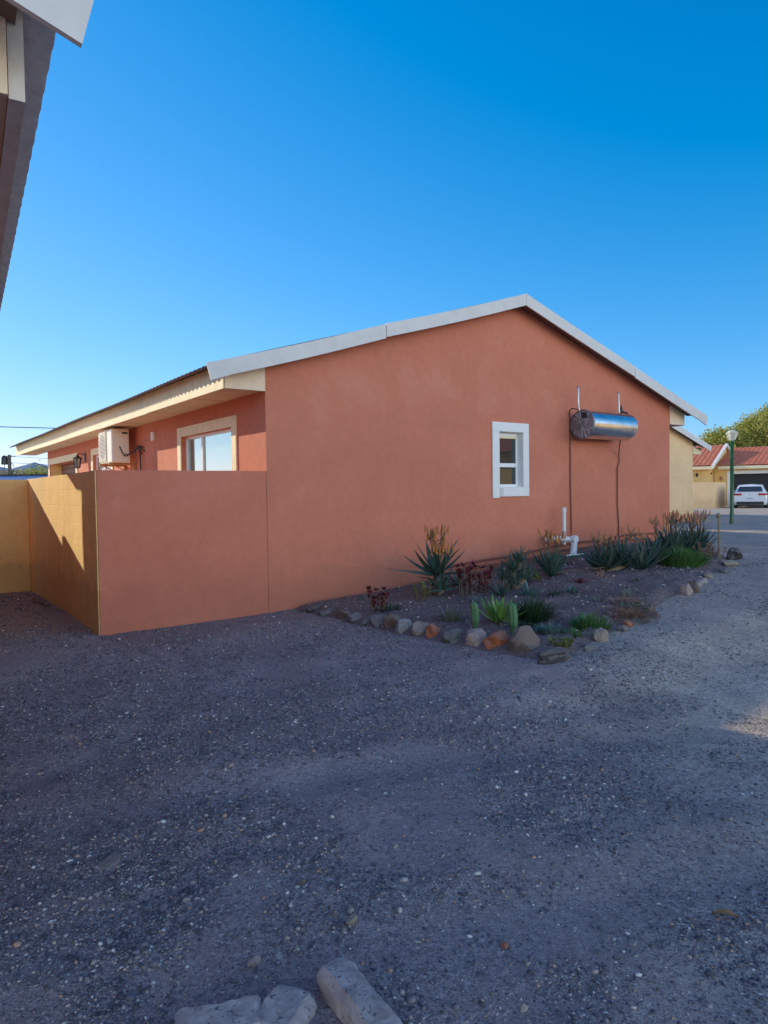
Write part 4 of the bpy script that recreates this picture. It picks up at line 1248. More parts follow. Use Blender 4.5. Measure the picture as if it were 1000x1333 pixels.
def aloe(label, u, v, n_, L, w, mats=('aloe', 'flower'), flowers=0, fh=.8, spread=(.15, 1.25), seed=0, name='aloe_plant', group='aloes in the garden bed', stem=0.0, offs=None, dry=5, curve=(.1, .6), fbranch=3, fl=.10, lean=(0, 0)):
    r = random.Random(seed)
    root = plant_root(name, label, 'aloe' if 'aloe' in name else 'plant', u, v, group)
    mb = MB()
    heads = offs or [(0, 0, stem, 1.0)]
    for (ox, oy, oz, k) in heads:
        for i in range(int(n_ * k)):
            t_ = i / max(1, n_ * k - 1)
            az = i * 2.399 + r.uniform(-.3, .3)
            tilt = spread[0] + (spread[1] - spread[0]) * (t_ ** .8) + r.uniform(-.1, .1)
            Lk = L * k * (r.uniform(.8, 1.12)) * (1.0 - .25 * (1 - t_))
            blade(mb, (ox + .03 * math.cos(az) + lean[0] * 0, oy + .03 * math.sin(az), oz + .05 * (1 - t_)), az, tilt, Lk, w * k * r.uniform(.85, 1.1), -r.uniform(*curve) if tilt > .7 else r.uniform(-.2, .35), 8, .32, thick=w * .35)
    mb.build('leaves', M[mats[0]], root)
    if stem or offs:
        tb = MB()
        for (ox, oy, oz, k) in heads:
            if oz > .04: tb.tube([(0, 0, -.02), (ox * .5, oy * .5, oz * .5), (ox, oy, oz + .03)], [.05, .04, .045], 8)
        if tb.v: tb.build('stem', M['aloe_dry'], root, smooth=True)
    if dry:
        db = MB()
        for i in range(dry):
            az = r.uniform(0, 2 * PI); h0 = r.choice(heads)
            blade(db, (h0[0], h0[1], h0[2] * .6 + .03), az, r.uniform(1.3, 1.9), L * r.uniform(.5, .8), w * .7, .25, 6, .4)
        db.build('dry_leaves', M['aloe_dry'], root)
    for i in range(flowers):
        h0 = heads[i % len(heads)]
        az = r.uniform(0, 2 * PI); b0 = Vector((h0[0], h0[1], h0[2] + .05)); hh = fh * r.uniform(.82, 1.05)
        tip = b0 + Vector((math.cos(az) * r.uniform(.05, .34) * hh, math.sin(az) * r.uniform(.05, .34) * hh, hh))
        sb = MB(); mid = b0.lerp(tip, .55) + Vector((r.uniform(-.03, .03), r.uniform(-.03, .03), 0))
        sb.tube([b0, mid, tip], [.009, .007, .004], 5)
        tips = [tip]
        for q in range(fbranch):
            aa = r.uniform(0, 2 * PI); t2 = mid.lerp(tip, r.uniform(.1, .5)); e = t2 + Vector((math.cos(aa) * .10, math.sin(aa) * .10, (tip.z - t2.z) * r.uniform(.7, 1.0)))
            sb.tube([t2, t2.lerp(e, .5) + Vector((math.cos(aa) * .03, math.sin(aa) * .03, 0)), e], [.005, .005, .003], 4); tips.append(e)
        so_ = sb.build('flower_stalk', M['stalk'], root, smooth=True)
        for tp in tips:
            fb = MB()
            for q in range(16):
                s = q / 16; aa = q * 2.4; pz = tp.z - fl * s
                d = Vector((math.cos(aa), math.sin(aa), -.6 - .8 * s)).normalized()
                p0 = Vector((tp.x, tp.y, pz)); p1 = p0 + d * (.008 + .013 * s)
                fb.tube([p0, p1], [.0040, .0052], 4)
            fb.build('flower_head', M[mats[1]], so_)
    return root


def tuft(label, u, v, n_, L, w, mat, seed=0, rad=.08, spread=(0, 1.1), name='succulent_tuft', group=None, curve=.4, cat='plant', sub=None, thick=0):
    r = random.Random(seed)
    L *= 1.22; w *= 1.2
    root = plant_root(name, label, cat, u, v, group)
    mb = MB()
    for i in range(n_):
        a = r.uniform(0, 2 * PI); d = rad * math.sqrt(r.random())
        az = a + r.uniform(-.6, .6)
        tl = spread[0] + (spread[1] - spread[0]) * (d / rad) * r.uniform(.6, 1.2)
        blade(mb, (d * math.cos(a), d * math.sin(a), -.01), az, tl, L * r.uniform(.6, 1.1) * (1 - .3 * d / rad), w, curve * r.uniform(-.3, 1.3), 4, .25, thick=thick)
    mb.build('leaves', M[mat], root)
    return root


def stemmed(label, u, v, n_st, H, mat, seed=0, rad=.15, lw=.018, ll=.055, name='red_succulent', group=None, dens=13, cat='plant'):
    """upright stems carrying leaf rosettes"""
    r = random.Random(seed)
    root = plant_root(name, label, cat, u, v, group)
    mb = MB(); sb = MB()
    for i in range(n_st):
        a = r.uniform(0, 2 * PI); d = rad * math.sqrt(r.random()); h = H * r.uniform(.45, 1.0)
        bx, by = d * math.cos(a), d * math.sin(a)
        tx, ty = bx * 1.3 + r.uniform(-.03, .03), by * 1.3 + r.uniform(-.03, .03)
        sb.tube([(bx, by, -.02), ((bx + tx) / 2 + .01, (by + ty) / 2, h * .5), (tx, ty, h)], [.006, .005, .004], 5)
        for q in range(dens):
            s = r.uniform(.25, 1.0) if q > 6 else 1.0
            px_, py_ = bx + (tx - bx) * s, by + (ty - by) * s
            blade(mb, (px_, py_, h * s), r.uniform(0, 2 * PI), r.uniform(.5, 1.5), ll * r.uniform(.7, 1.2), lw * r.uniform(.7, 1.1), -.3, 3, .3)
    mb.build('leaves', M[mat], root); sb.build('stems', M['stalk'], root)
    return root


def column_cactus(label, u, v, H, rad, seed=0):
    root = plant_root('column_cactus', label, 'cactus', u, v, 'columnar cacti at the bed edge')
    n_ = 40; rows = 16; vs = []
    for i in range(rows + 1):
        t_ = i / rows
        prof = rad * (.8 + .3 * math.sin(t_ * 2.6)) * (1 if t_ < .85 else math.sqrt(max(0.02, 1 - ((t_ - .85) / .15) ** 2)))
        if t_ < .28: prof *= .82
        for k in range(n_):
            a = 2 * PI * k / n_
            rr = prof * (1 + .20 * abs(math.cos(a * 2.5)) ** .6 - .14)
            vs.append((rr * math.cos(a) + .008 * math.sin(t_ * 4), rr * math.sin(a), H * t_))
    fs = [(i * n_ + k, i * n_ + (k + 1) % n_, (i + 1) * n_ + (k + 1) % n_, (i + 1) * n_ + k) for i in range(rows) for k in range(n_)]
    fs.append(tuple(rows * n_ + k for k in range(n_)))
    MB().add(vs, fs).build('body', M['cactus'], root, smooth=True)
    sp = MB(); r = random.Random(seed)
    for k in range(5):
        a = 2 * PI * k / 5 
        for i in range(2, 15):
            z = H * i / 16; rr = rad * 1.06
            for q in range(3):
                aa = a + r.uniform(-.6, .6)
                sp.tube([(rr * math.cos(a), rr * math.sin(a), z), ((rr + .012) * math.cos(aa), (rr + .012) * math.sin(aa), z + r.uniform(-.01, .01))], [.0014, .0005], 3, cap=False)
    sp.build('spines', M['greygreen'], root)
    return root


aloe('largest aloe with wide dark leaves and branched orange flowers against the orange wall', 1.97, -.95, 17, .66, .062, flowers=8, fh=.66, seed=11, spread=(.12, 1.75), dry=4, fbranch=4, curve=(-.1, .45), offs=[(0, 0, .24, 1.0), (.06, -.08, .05, .62)])
aloe('small aloe offset tucked at the right foot of the largest aloe', 2.50, -.80, 12, .34, .028, seed=12, spread=(.3, 1.3), dry=1)
stemmed('small yellow green leafy plant in front of the largest aloe', 1.57, -1.14, 9, .24, 'yellowgreen', 13, .08, .012, .05, 'leafy_plant')
stemmed('tall crimson leaved succulent between the largest aloe and the stringy plants', 2.25, -1.40, 22, .40, 'redleaf', 14, .24, .026, .075, group='crimson leaved succulents')
stemmed('crimson leaved succulent at the left bed edge near the orange wall', .80, -1.22, 9, .30, 'redleaf', 15, .09, .024, .065, group='crimson leaved succulents')
tuft('low dark green tuft beside the crimson plant at the left bed edge', .92, -1.30, 60, .13, .009, 'darkgreen', 16, .12)
tuft('spiky grey green rosette alone between the edging stones and the wall', 1.06, -2.26, 90, .20, .008, 'greygreen', 17, .09, (0, 1.0), 'spiky_rosette')
column_cactus('left of the two column cacti, ribbed dark green with pale base', .93, -2.76, .30, .038, 18)
column_cactus('right of the two column cacti, smooth green behind the rust orange stone', 1.02, -3.20, .33, .040, 19)
ag = aloe('bright green agave with reddish dry outer leaves between the two cacti', 1.33, -2.72, 30, .33, .036, ('agave', 'flower'), 0, seed=20, name='agave_plant', group=None, spread=(.1, 1.15), dry=11)
tuft('dense dark green rounded bush right of the bright agave', 1.66, -2.86, 420, .27, .006, 'darkgreen', 21, .17, (0, .95), 'dark_bush')
aloe('tangled stringy aloe with many thin curling leaves left of the vent pipe', 2.80, -1.52, 34, .34, .016, seed=22, name='stringy_aloe', spread=(.0, 1.5), dry=6, curve=(.3, 1.1), offs=[(0, 0, .22, 1.0), (.10, .05, .34, .8), (-.12, -.03, .12, .8), (.02, -.12, .05, .7), (.14, -.08, .12, .8)])
tuft('grey green upright aloe shoots below the tangled stringy aloe', 2.62, -1.98, 26, .20, .013, 'bluegreen', 23, .09, (0, .8), 'young_aloe')
stemmed('little yellow leaved plant left of the aloe by the vent pipe', 3.35, -1.46, 10, .14, 'yellowgreen', 24, .10, .014, .04, 'leafy_plant')
aloe('slender upright aloe with orange flowers left of the white vent pipe', 3.74, -1.38, 34, .52, .028, flowers=5, fh=.62, seed=25, spread=(.05, .85), dry=2, curve=(0, .3))
tuft('small crimson succulent in the open soil below the white pipe', 3.52, -2.04, 60, .12, .010, 'redleaf', 26, .07, (0, 1.3), 'red_succulent')
tuft('small green tuft on open soil, left of two near the crimson one', 2.78, -2.24, 50, .10, .006, 'darkgreen', 27, .09)
tuft('small spiky green tuft directly below the crimson succulent', 3.05, -2.30, 50, .13, .007, 'bluegreen', 28, .07)
tuft('tiny faint green tuft in the middle of the open soil', 2.85, -2.82, 40, .07, .006, 'greygreen', 29, .08)
aloe('broad aloe clump with peach flowers left of the right brown pipe', 4.46, -1.80, 28, .56, .036, ('aloe', 'flower2'), flowers=9, fh=.54, seed=30, spread=(.1, 1.25), dry=5, offs=[(0, 0, .04, 1.0), (.24, .05, .05, 1.0), (.44, -.1, .03, .9), (-.12, .14, .03, .7)], fbranch=3, fl=.06)
tuft('thin pale wispy tuft behind the dry ground cover', 3.23, -3.0, 70, .14, .003, 'greygreen', 31, .13, (0, 1.0), 'wispy_tuft')
tuft('dry pinkish ground cover creeping along the right bed edge', 2.55, -3.36, 1300, .085, .0045, 'dry', 32, .36, (.2, 1.5), 'dry_ground_cover')
tuft('green grassy succulent clump at the front right of the bed', 1.80, -3.52, 340, .16, .006, 'midgreen', 33, .17, (0, .9), 'grassy_clump')
tuft('bluish succulent clump behind the sharp dark corner rock', 1.38, -3.36, 200, .10, .006, 'bluegreen', 34, .15, (0, 1.0), 'blue_succulent')
stemmed('yellow green succulent rosettes beside the sharp dark corner rock', 1.12, -3.72, 14, .09, 'yellowgreen', 35, .10, .012, .045, 'yellow_succulent', dens=14)
tuft('small green spiky rosette right of the bluish clump', 1.45, -3.60, 45, .11, .008, 'midgreen', 36, .06, (0, 1.2), 'spiky_rosette')
stemmed('low olive creeping plant right of the dry pinkish ground cover', 2.75, -3.36, 22, .08, 'greygreen', 37, .14, .012, .035, 'creeping_plant', dens=10)
aloe('aloe with few broad leaves at the left end of the far aloe row', 5.25, -1.95, 13, .60, .046, seed=38, spread=(.3, 1.0), dry=3)
aloe('aloe clump with peach flowers in the middle of the far row by the house corner', 5.95, -1.92, 26, .54, .040, ('aloe', 'flower2'), flowers=9, fh=.60, seed=39, spread=(.05, 1.0), dry=3, offs=[(0, 0, .05, 1.0), (.25, .15, .05, .9), (-.2, .0, .03, .9)], fl=.07)
aloe('aloe clump with peach flowers next to the wooden stake', 6.45, -1.95, 26, .54, .038, ('aloe', 'flower2'), flowers=9, fh=.62, seed=40, spread=(.05, 1.05), dry=4, offs=[(0, 0, .05, 1.0), (.2, .2, .05, .9), (-.1, -.15, .03, .8)], fl=.07)
aloe('aloe clump half hidden at the back of the far row by the house corner', 7.0, -1.2, 22, .48, .028, ('aloe', 'flower2'), flowers=7, fh=.60, seed=41, spread=(.05, 1.0), dry=2, fl=.07)
tuft('dense low green bush in front of the far row of aloes', 5.45, -2.36, 900, .26, .010, 'midgreen', 42, .27, (0, .75), 'green_bush')
stemmed('reddish brown low plant between the dense green bush and the stake', 6.15, -2.38, 22, .24, 'dry', 43, .16, .014, .04, 'reddish_plant')
tuft('pale grey leafy tuft by the small grey stone near the green bush', 5.62, -2.55, 40, .11, .014, 'greygreen', 44, .09, (0, 1.1), 'pale_tuft')
tuft('tiny dry tuft on open soil left of the dense green bush', 4.55, -2.55, 45, .07, .005, 'dry', 45, .07)
tuft('tiny green tuft on open soil behind the row of white stones', 4.05, -2.55, 45, .07, .006, 'darkgreen', 46, .08)
aloe('dark aloe rosette between the stringy aloe and the one by the vent pipe', 3.25, -1.25, 24, .36, .026, seed=61, spread=(.1, 1.3), dry=3)
aloe('small blue green aloe behind the dense dark bush', 2.35, -1.75, 16, .26, .022, seed=62, spread=(.2, 1.25), dry=2)
aloe('low aloe in the gap between the white pipe and the broad peach flowered clump', 4.05, -1.05, 20, .34, .026, seed=63, spread=(.2, 1.4), dry=3)
tuft('dry straw tuft in front of the broad peach flowered aloe clump', 3.95, -2.05, 90, .14, .004, 'dry', 64, .12, (0, 1.2), 'dry_tuft')
tuft('olive scrub spreading between the dense dark bush and the open soil', 2.15, -2.55, 160, .10, .006, 'greygreen', 65, .20, (0, 1.2), 'low_scrub')
tuft('dull green scrub at the foot of the agave', 1.35, -3.05, 120, .09, .006, 'darkgreen', 66, .14, (0, 1.2), 'low_scrub')
tuft('straw coloured scrub left of the lone stone on the right bed edge', 2.95, -3.15, 200, .10, .0045, 'dry', 67, .20, (0, 1.2), 'low_scrub')
tuft('faded green scrub in front of the low pipes near the crimson plants', 1.95, -1.75, 90, .09, .006, 'bluegreen', 68, .15, (0, 1.2), 'low_scrub')
# weeds and litter in soil
tuft('short weeds scattered along the foot of the gable wall', 4.9, -.6, 120, .07, .006, 'darkgreen', 47, .5, (0, 1.0), 'weeds')


hx = thing('red_roofed_house', 'yellow house with a red roof across the drive, seen only mirrored in the small window', 'house', W(15.5, -17.5, 0), A)
MB().box(0, 8, 0, 9, .1, 3.0).build('wall', M['sand2'], hx)
m_ = MB(); m_.add([(-.7, -.5, 2.95), (4, -.5, 4.7), (8.7, -.5, 2.95), (-.7, 9.6, 2.95), (4, 9.6, 4.7), (8.7, 9.6, 2.95)], [(0, 1, 4, 3), (1, 2, 5, 4)]); m_.build('roof', M['roof_red'], hx)
m_ = MB(); m_.add([(-.7, 9.62, 2.78), (4, 9.62, 4.53), (8.7, 9.62, 2.78), (8.7, 9.62, 2.98), (4, 9.62, 4.73), (-.7, 9.62, 2.98)], [(0, 1, 4, 5), (1, 2, 3, 4)]); m_.build('barge_board', M['white_trim'], hx)
MB().add([(0, 9.003, 3.0), (8, 9.003, 3.0), (4, 9.003, 4.5)], [(0, 1, 2)]).build('gable_wall', M['sand2'], hx)

# ------------------------------------------------------------------ street lamp
lx, ly = 10.19, 20.01
lamp = thing('street_lamp', 'green street lamp post with a pale faceted lantern head beside the drive', 'street lamp', (lx, ly, .42))
MB().lathe([(.062, -.1), (.062, .30), (.052, .34), (.052, 2.36), (.066, 2.38), (.066, 2.43)], n=18).build('pole', M['green_paint'], lamp, smooth=40)
MB().lathe([(.06, 2.43), (.085, 2.46), (.165, 2.64), (.155, 2.66)], n=8).build('lamp_shade', M['lamp_glass'], lamp)
MB().lathe([(.175, 2.645), (.18, 2.66), (.10, 2.72), (.02, 2.74)], n=8).build('lamp_cap', simple('pale_lamp_cap', (.66, .62, .50), .4, bmp=0), lamp)
m_ = MB()
for k in range(8):
    t = 2 * PI * k / 8
    m_.tube([(.088 * math.cos(t), .088 * math.sin(t), 2.455), (.17 * math.cos(t), .17 * math.sin(t), 2.645)], .007, 4)
m_.build('lamp_ribs', M['white_gloss'], lamp)

# ------------------------------------------------------------------ garage house at the end of the drive
GA = R(-38.0)                       # local x runs to the right along its front, local -y faces the yard
gx_, gy_ = 23.0, 46.0
gb = .15
gh = thing('garage_house', 'yellow house with red tiled roof and a wide garage at the end of the drive', 'house', (gx_, gy_, gb), GA)
w_ = MB()
grid_wall(w_, -.7, 7.5, -.3, 2.62, [(0.35, 5.4, -.3, 2.18, .35)], lambda a, z, d: (a, d, z))
w_.quad((7.5, 0, -.3), (7.5, 9, -.3), (7.5, 9, 2.62), (7.5, 0, 2.62))
# projecting left wing
LW = -1.15
grid_wall(w_, -9, -.75, -.3, 2.62, [(-5.3, -2.45, 1.45, 2.02, .15)], lambda a, z, d: (a, LW + d, z))
w_.quad((-.75, LW, -.3), (-.75, .01, -.3), (-.75, .01, 2.62), (-.75, LW, 2.62))
w_.build('wall', M['sand2'], gh)
MB().box(.35, 5.4, .34, .37, -.3, 2.2).build('garage_door', M['cardboard'], gh)
s_ = MB(); s_.box(.10, .35, -.03, -.001, -.1, 2.18); s_.box(.10, 5.65, -.03, -.001, 2.181, 2.38); s_.box(5.4, 5.65, -.03, -.001, -.1, 2.18); s_.build('door_surround', M['white_trim'], gh)
s_ = MB(); s_.box(-5.5, -2.22, LW - .03, LW - .001, 2.02, 2.17); s_.box(-2.45, -2.22, LW - .03, LW - .001, 1.3, 2.015); s_.box(-5.5, -2.455, LW - .03, LW - .001, 1.3, 1.445); s_.build('window_surround', M['white_trim'], gh)
fw_ = MB(); fw_.box(-5.3, -2.45, LW + .08, LW + .11, 1.45, 1.49); fw_.box(-5.3, -2.45, LW + .08, LW + .11, 1.98, 2.02)
for k in range(8): fw_.box(-5.3 + k * .38, -5.3 + k * .38 + .06, LW + .05, LW + .11, 1.49, 1.98)
fo = fw_.build('window', M['white_gloss'], gh)
MB().box(-5.3, -2.45, LW + .115, LW + .12, 1.46, 2.01).build('pane', M['glass'], fo)


def tiles(mb, x0, x1, y0, z0, y1, z1, wl=.30, course=.34, amp=.035):
    nx = int((x1 - x0) / wl * 6) + 1
    ln_ = math.hypot(y1 - y0, z1 - z0); nc = max(2, int(ln_ / course))
    vs = []; rows = []
    for c in range(nc):
        for e, lift in ((0, .035), (1, .0)):
            t_ = (c + e) / nc; rows.append((t_, lift))
    for (t_, lift) in rows:
        for i in range(nx):
            x = x0 + (x1 - x0) * i / (nx - 1)
            vs.append((x, y0 + (y1 - y0) * t_, z0 + (z1 - z0) * t_ + lift + amp * abs(math.sin(PI * x / wl))))
    fs = [(r_ * nx + i, r_ * nx + i + 1, (r_ + 1) * nx + i + 1, (r_ + 1) * nx + i) for r_ in range(len(rows) - 1) for i in range(nx - 1)]
    mb.add(vs, fs)


r_ = MB(); tiles(r_, -.45, 8.2, -.5, 2.72, 4.2, 4.12); tiles(r_, -.45, 8.2, 8.9, 2.72, 4.2, 4.12)
rr = r_.build('roof', M['roof_red'], gh)
r_ = MB(); tiles(r_, -9.3, -.42, LW - .55, 2.72, 2.4, 4.28); tiles(r_, -9.3, -.42, 6.5, 2.72, 2.4, 4.28)
r_.build('roof', M['roof_red'], gh)
v_ = MB()
for (ya, za, yb2, zb2) in ((LW - .6, 2.60, 2.4, 4.22), (6.6, 2.6, 2.4, 4.22)):
    v_.add([(-.50, ya, za), (-.50, yb2, zb2), (-.50, yb2, zb2 + .16), (-.50, ya, za + .16), (-.36, ya, za), (-.36, yb2, zb2), (-.36, yb2, zb2 + .16), (-.36, ya, za + .16)],
           [(0, 1, 2, 3), (7, 6, 5, 4), (0, 4, 5, 1), (1, 5, 6, 2), (2, 6, 7, 3), (3, 7, 4, 0)])
v_.build('barge_board', M['white_trim'], gh)
MB().add([(-.55, LW, 2.62), (-.55, 5.9, 2.62), (-.55, 2.4, 4.2)], [(0, 1, 2)]).build('gable_wall', M['sand2'], gh)
f_ = MB(); f_.box(-9.2, -.36, LW - .58, LW - .55, 2.50, 2.70); f_.box(-9.2, -.5, LW - .55, LW, 2.52, 2.54)
f_.box(-.35, 8.2, -.54, -.51, 2.50, 2.70); f_.box(-.35, 8.2, -.51, 0, 2.52, 2.54); f_.build('fascia', M['cream'], gh)
tv = MB(); tv.tube([(-.62, LW - .08, 2.2), (-.62, LW - .02, 2.26)], .05, 8)
tv.lathe([(.05, 2.02), (.09, 2.2), (.03, 2.28)], (-1.5, LW - .12, 0), 8); tv.box(-1.53, -1.47, LW - .1, LW - .001, 2.2, 2.24); tv.build('wall_lantern_bracket', M['black'], gh)
bpy.data.objects['wall_lantern_bracket'].name = 'wall_light'
lt = MB(); lt.lathe([(.05, 1.75), (.10, 1.95), (.03, 2.05)], (.0 - .25, -.15, 0), 8); lt.box(-.28, -.22, -.12, -.001, 1.94, 1.98); lt.build('wall_light', M['rust'], gh)
pl = MB().box(-2.2, -2.0, LW - .06, LW - .001, 1.55, 1.72); pl.build('meter_box', M['sand'], gh)

# yard wall in front of the wing
yw = MB(); yw.box(-10, 0, 0, .2, -.3, 1.62); yw.box(-.2, 0, .2, 3.0, -.3, 1.62)
yo = yw.build('yard_wall', M['sand'], loc=(19.95, 41.2, gb), rz=GA, bevel=.01)
tag(yo, 'low smooth sand coloured yard wall in front of the red roofed house', 'wall')

# ------------------------------------------------------------------ white hatchback
car = thing('parked_car', 'white hatchback parked facing a dark garage, seen from behind', 'car', (21.75, 40.6, gb + .02), R(-31))
# local +y is forward, rear at y = 0
st_ = [  # y, rows of (half width, z) bottom -> roof centre
    (0.00, [(.74, .30), (.80, .45), (.83, .62), (.80, .80), (.74, .93), (.66, .97), (.0, .98)]),
    (0.07, [(.80, .24), (.87, .42), (.89, .62), (.88, .80), (.83, .94), (.72, 1.02), (.0, 1.04)]),
    (0.30, [(.84, .20), (.90, .40), (.90, .62), (.90, .82), (.85, .97), (.66, 1.30), (.0, 1.34)]),
    (0.52, [(.85, .20), (.90, .40), (.91, .62), (.90, .84), (.86, .98), (.65, 1.37), (.0, 1.42)]),
    (1.20, [(.85, .20), (.90, .40), (.91, .62), (.90, .84), (.86, .98), (.63, 1.42), (.0, 1.47)]),
    (2.10, [(.85, .20), (.90, .40), (.91, .62), (.90, .84), (.86, .97), (.62, 1.41), (.0, 1.46)]),
    (2.90, [(.85, .20), (.90, .40), (.91, .62), (.90, .82), (.86, .94), (.70, 1.06), (.0, 1.10)]),
    (3.70, [(.84, .20), (.88, .40), (.89, .60), (.86, .76), (.78, .84), (.60, .90), (.0, .93)]),
    (4.15, [(.72, .24), (.78, .40), (.78, .55), (.74, .66), (.66, .72), (.50, .76), (.0, .78)]),
]
vs = []; nrow = 13
for (y, pr) in st_:
    for (w, z) in pr: vs.append((-w, y, z))
    for (w, z) in pr[-2::-1]: vs.append((w, y, z))
fs = [(i * nrow + j, i * nrow + j + 1, (i + 1) * nrow + j + 1, (i + 1) * nrow + j) for i in range(len(st_) - 1) for j in range(nrow - 1)]
fs.append(tuple(range(nrow))); fs.append(tuple((len(st_) - 1) * nrow + j for j in range(nrow))[::-1])
for i in range(len(st_) - 1): fs.append((i * nrow, (i + 1) * nrow, (i + 1) * nrow + nrow - 1, i * nrow + nrow - 1))
mcar, ntc, bc = newmat('white_car_paint'); bc.inputs['Base Color'].default_value = (.78, .78, .80, 1); bc.inputs['Roughness'].default_value = .25; bc.inputs['Coat Weight'].default_value = .6
body = MB().add(vs, fs).build('body', mcar, car, smooth=50)
MB().add([(-.66, .035, 1.0), (.66, .035, 1.0), (.58, .305, 1.30), (-.58, .305, 1.30)], [(0, 1, 2, 3)]).build('rear_window', M['glass'], car, loc=(0, -.03, .02))
for s in (-1, 1):
    MB().add([(s * .90, .60, .99), (s * .885, 2.45, .99), (s * .70, 2.0, 1.36), (s * .70, .75, 1.36)], [(0, 1, 2, 3)]).build('side_window', M['glass'], car)
    tl = MB(); tl.box(min(s * .44, s * .80), max(s * .44, s * .80), -.025, .05, .79, .90); tl.box(min(s * .80, s * .905), max(s * .80, s * .905), -.005, .20, .81, .91)
    tl.build('tail_light', simple('red_lens', (.45, .01, .02), .2, bmp=0), car)
    for (yw_, nm) in ((.72, 'wheel'), (3.35, 'wheel')):
        wm = MB(); c_ = (s * .80, yw_, .31)
        wm.lathe([(.20, -.10), (.29, -.10), (.31, -.07), (.31, .07), (.29, .10), (.20, .10)], c_, 24, 'x'); wo = wm.build('wheel', M['black'], car, smooth=40)
        MB().lathe([(.19, -.105), (.19, .105)], c_, 16, 'x').build('rim', M['silver_leg'], wo)
MB().box(-.72, .72, -.035, .12, .24, .42).build('rear_bumper', M['black'], car, bevel=.03)
pm_ = MB().box(-.26, .26, -.035, -.005, .56, .67).build('number_plate', M['white_gloss'], car)
tx = MB()
for k, w in enumerate((.06, .05, .06, .05, .05)): tx.box(-.20 + k * .085, -.20 + k * .085 + w, -.037, -.0355, .585, .645)
tx.build('plate_characters', simple('faded_plate_ink', (.18, .2, .3), .6, bmp=0), pm_)
MB().lathe([(.035, -.02), (.045, -.012), (.045, 0)], (0, .0, .84), 16, 'y').build('badge', M['silver_leg'], car)
for s in (-1, 1):
    MB().box(min(s * .90, s * 1.04), max(s * .90, s * 1.04), 2.15, 2.27, .96, 1.08).build('wing_mirror', mcar, car, bevel=.02)


# ------------------------------------------------------------------ trees
def leafmass(blobs, n_, size, seed, clump=.35):
    r = np.random.RandomState(seed)
    vol = np.array([b[3] * b[4] * b[5] for b in blobs]) ** .67
    idx = r.choice(len(blobs), n_ // 14, p=vol / vol.sum())
    B = np.array(blobs)
    d = r.normal(size=(len(idx), 3)); d /= np.linalg.norm(d, axis=1)[:, None]
    rad = r.uniform(.55, 1.05, (len(idx), 1)) ** .6
    cc = B[idx, :3] + d * rad * B[idx, 3:6]
    cc = np.repeat(cc, 14, 0)
    P = cc + r.normal(size=cc.shape) * clump * np.array([1, 1, .7])
    m_ = len(P)
    a = r.normal(size=(m_, 3)); a /= np.linalg.norm(a, axis=1)[:, None]
    b = r.normal(size=(m_, 3)); b = b - (a * b).sum(1)[:, None] * a; b /= np.linalg.norm(b, axis=1)[:, None]
    s = size * r.uniform(.6, 1.3, (m_, 1))
    v = np.stack([P - a * s, P - b * s * .45, P + a * s, P + b * s * .45], 1).reshape(-1, 3)
    f = np.arange(m_ * 4).reshape(-1, 4)
    return v, f


def tree(label, x, y, zb, H, blobs, mat, n_, size, seed, group='trees behind the houses', trunk=.25, clump=.35, name='leafy_tree'):
    root = thing(name, label, 'tree', (x, y, zb), 0, group)
    v, f = leafmass(blobs, n_, size, seed, clump)
    mesh_from_np('crown', v, f, mat, root)
    tb = MB(); r = random.Random(seed)
    fork = Vector((0, 0, H * .32))
    tb.tube([(0, 0, -.2), (r.uniform(-.1, .1), .05, H * .16), fork], [trunk * 1.3, trunk, trunk * .85], 10)
    for b in blobs:
        e = Vector(b[:3]); m2 = fork.lerp(e, .5) + Vector((r.uniform(-.3, .3), r.uniform(-.3, .3), .2))
        tb.tube([fork, m2, e], [trunk * .55, trunk * .33, trunk * .1], 7)
        for q in range(4):
            e2 = e + Vector((r.gauss(0, b[3] * .5), r.gauss(0, b[4] * .5), r.gauss(0, b[5] * .5)))
            tb.tube([m2.lerp(e, .6), e2], [trunk * .15, trunk * .04], 5)
    tb.build('trunk', M['bark'], root, smooth=True)
    return root


M['bark'] = simple('bark', (.10, .075, .055), .9, var=.3)
M['leaf_gold'] = island('golden_green_leaf', [(.28, .31, .06), (.41, .40, .09), (.52, .48, .13), (.20, .25, .05)], .6, .3, 2, trans=.3)
M['leaf_dark'] = island('dark_green_tree_leaf', [(.04, .08, .02), (.06, .11, .03), (.09, .13, .03)], .6, .3, 2, trans=.25)
tree('broad golden green tree rising behind the garage roof at the right edge', 36.6, 62, .2, 9, [(0, 0, 7.0, 2.6, 2.6, 1.8), (-2.6, -.6, 6.0, 2.2, 2.2, 1.6), (2.8, 0, 6.4, 2.6, 2.4, 2.0), (-1.0, -1.4, 4.6, 2.8, 2, 1.6), (2.2, -1, 4.2, 3, 2, 1.6), (-3.9, -.3, 4.4, 1.6, 1.6, 1.3), (5, 0, 5, 2.5, 2, 2)], M['leaf_gold'], 60000, .13, 51)
tree('lower golden green tree spreading over the red tiled roof, left of the broad one', 30.4, 61, .2, 6.5, [(0, 0, 5.0, 1.9, 1.8, 1.3), (-1.9, 0, 4.1, 1.6, 1.5, 1.1), (1.6, .2, 4.5, 1.7, 1.6, 1.3), (-.3, -1, 3.3, 2.4, 1.5, 1.1), (-3.1, 0, 3.5, 1.1, 1.2, .9)], M['leaf_gold'], 34000, .12, 52)
tree('dark green tree deep behind the lamp head', 37.5, 68, .2, 7, [(0, 0, 4.6, 3.4, 2.4, 2.0), (-3.4, 0, 3.8, 2.6, 2.2, 1.8), (3.4, 0, 4.5, 3, 2.2, 2)], M['leaf_dark'], 26000, .16, 53)

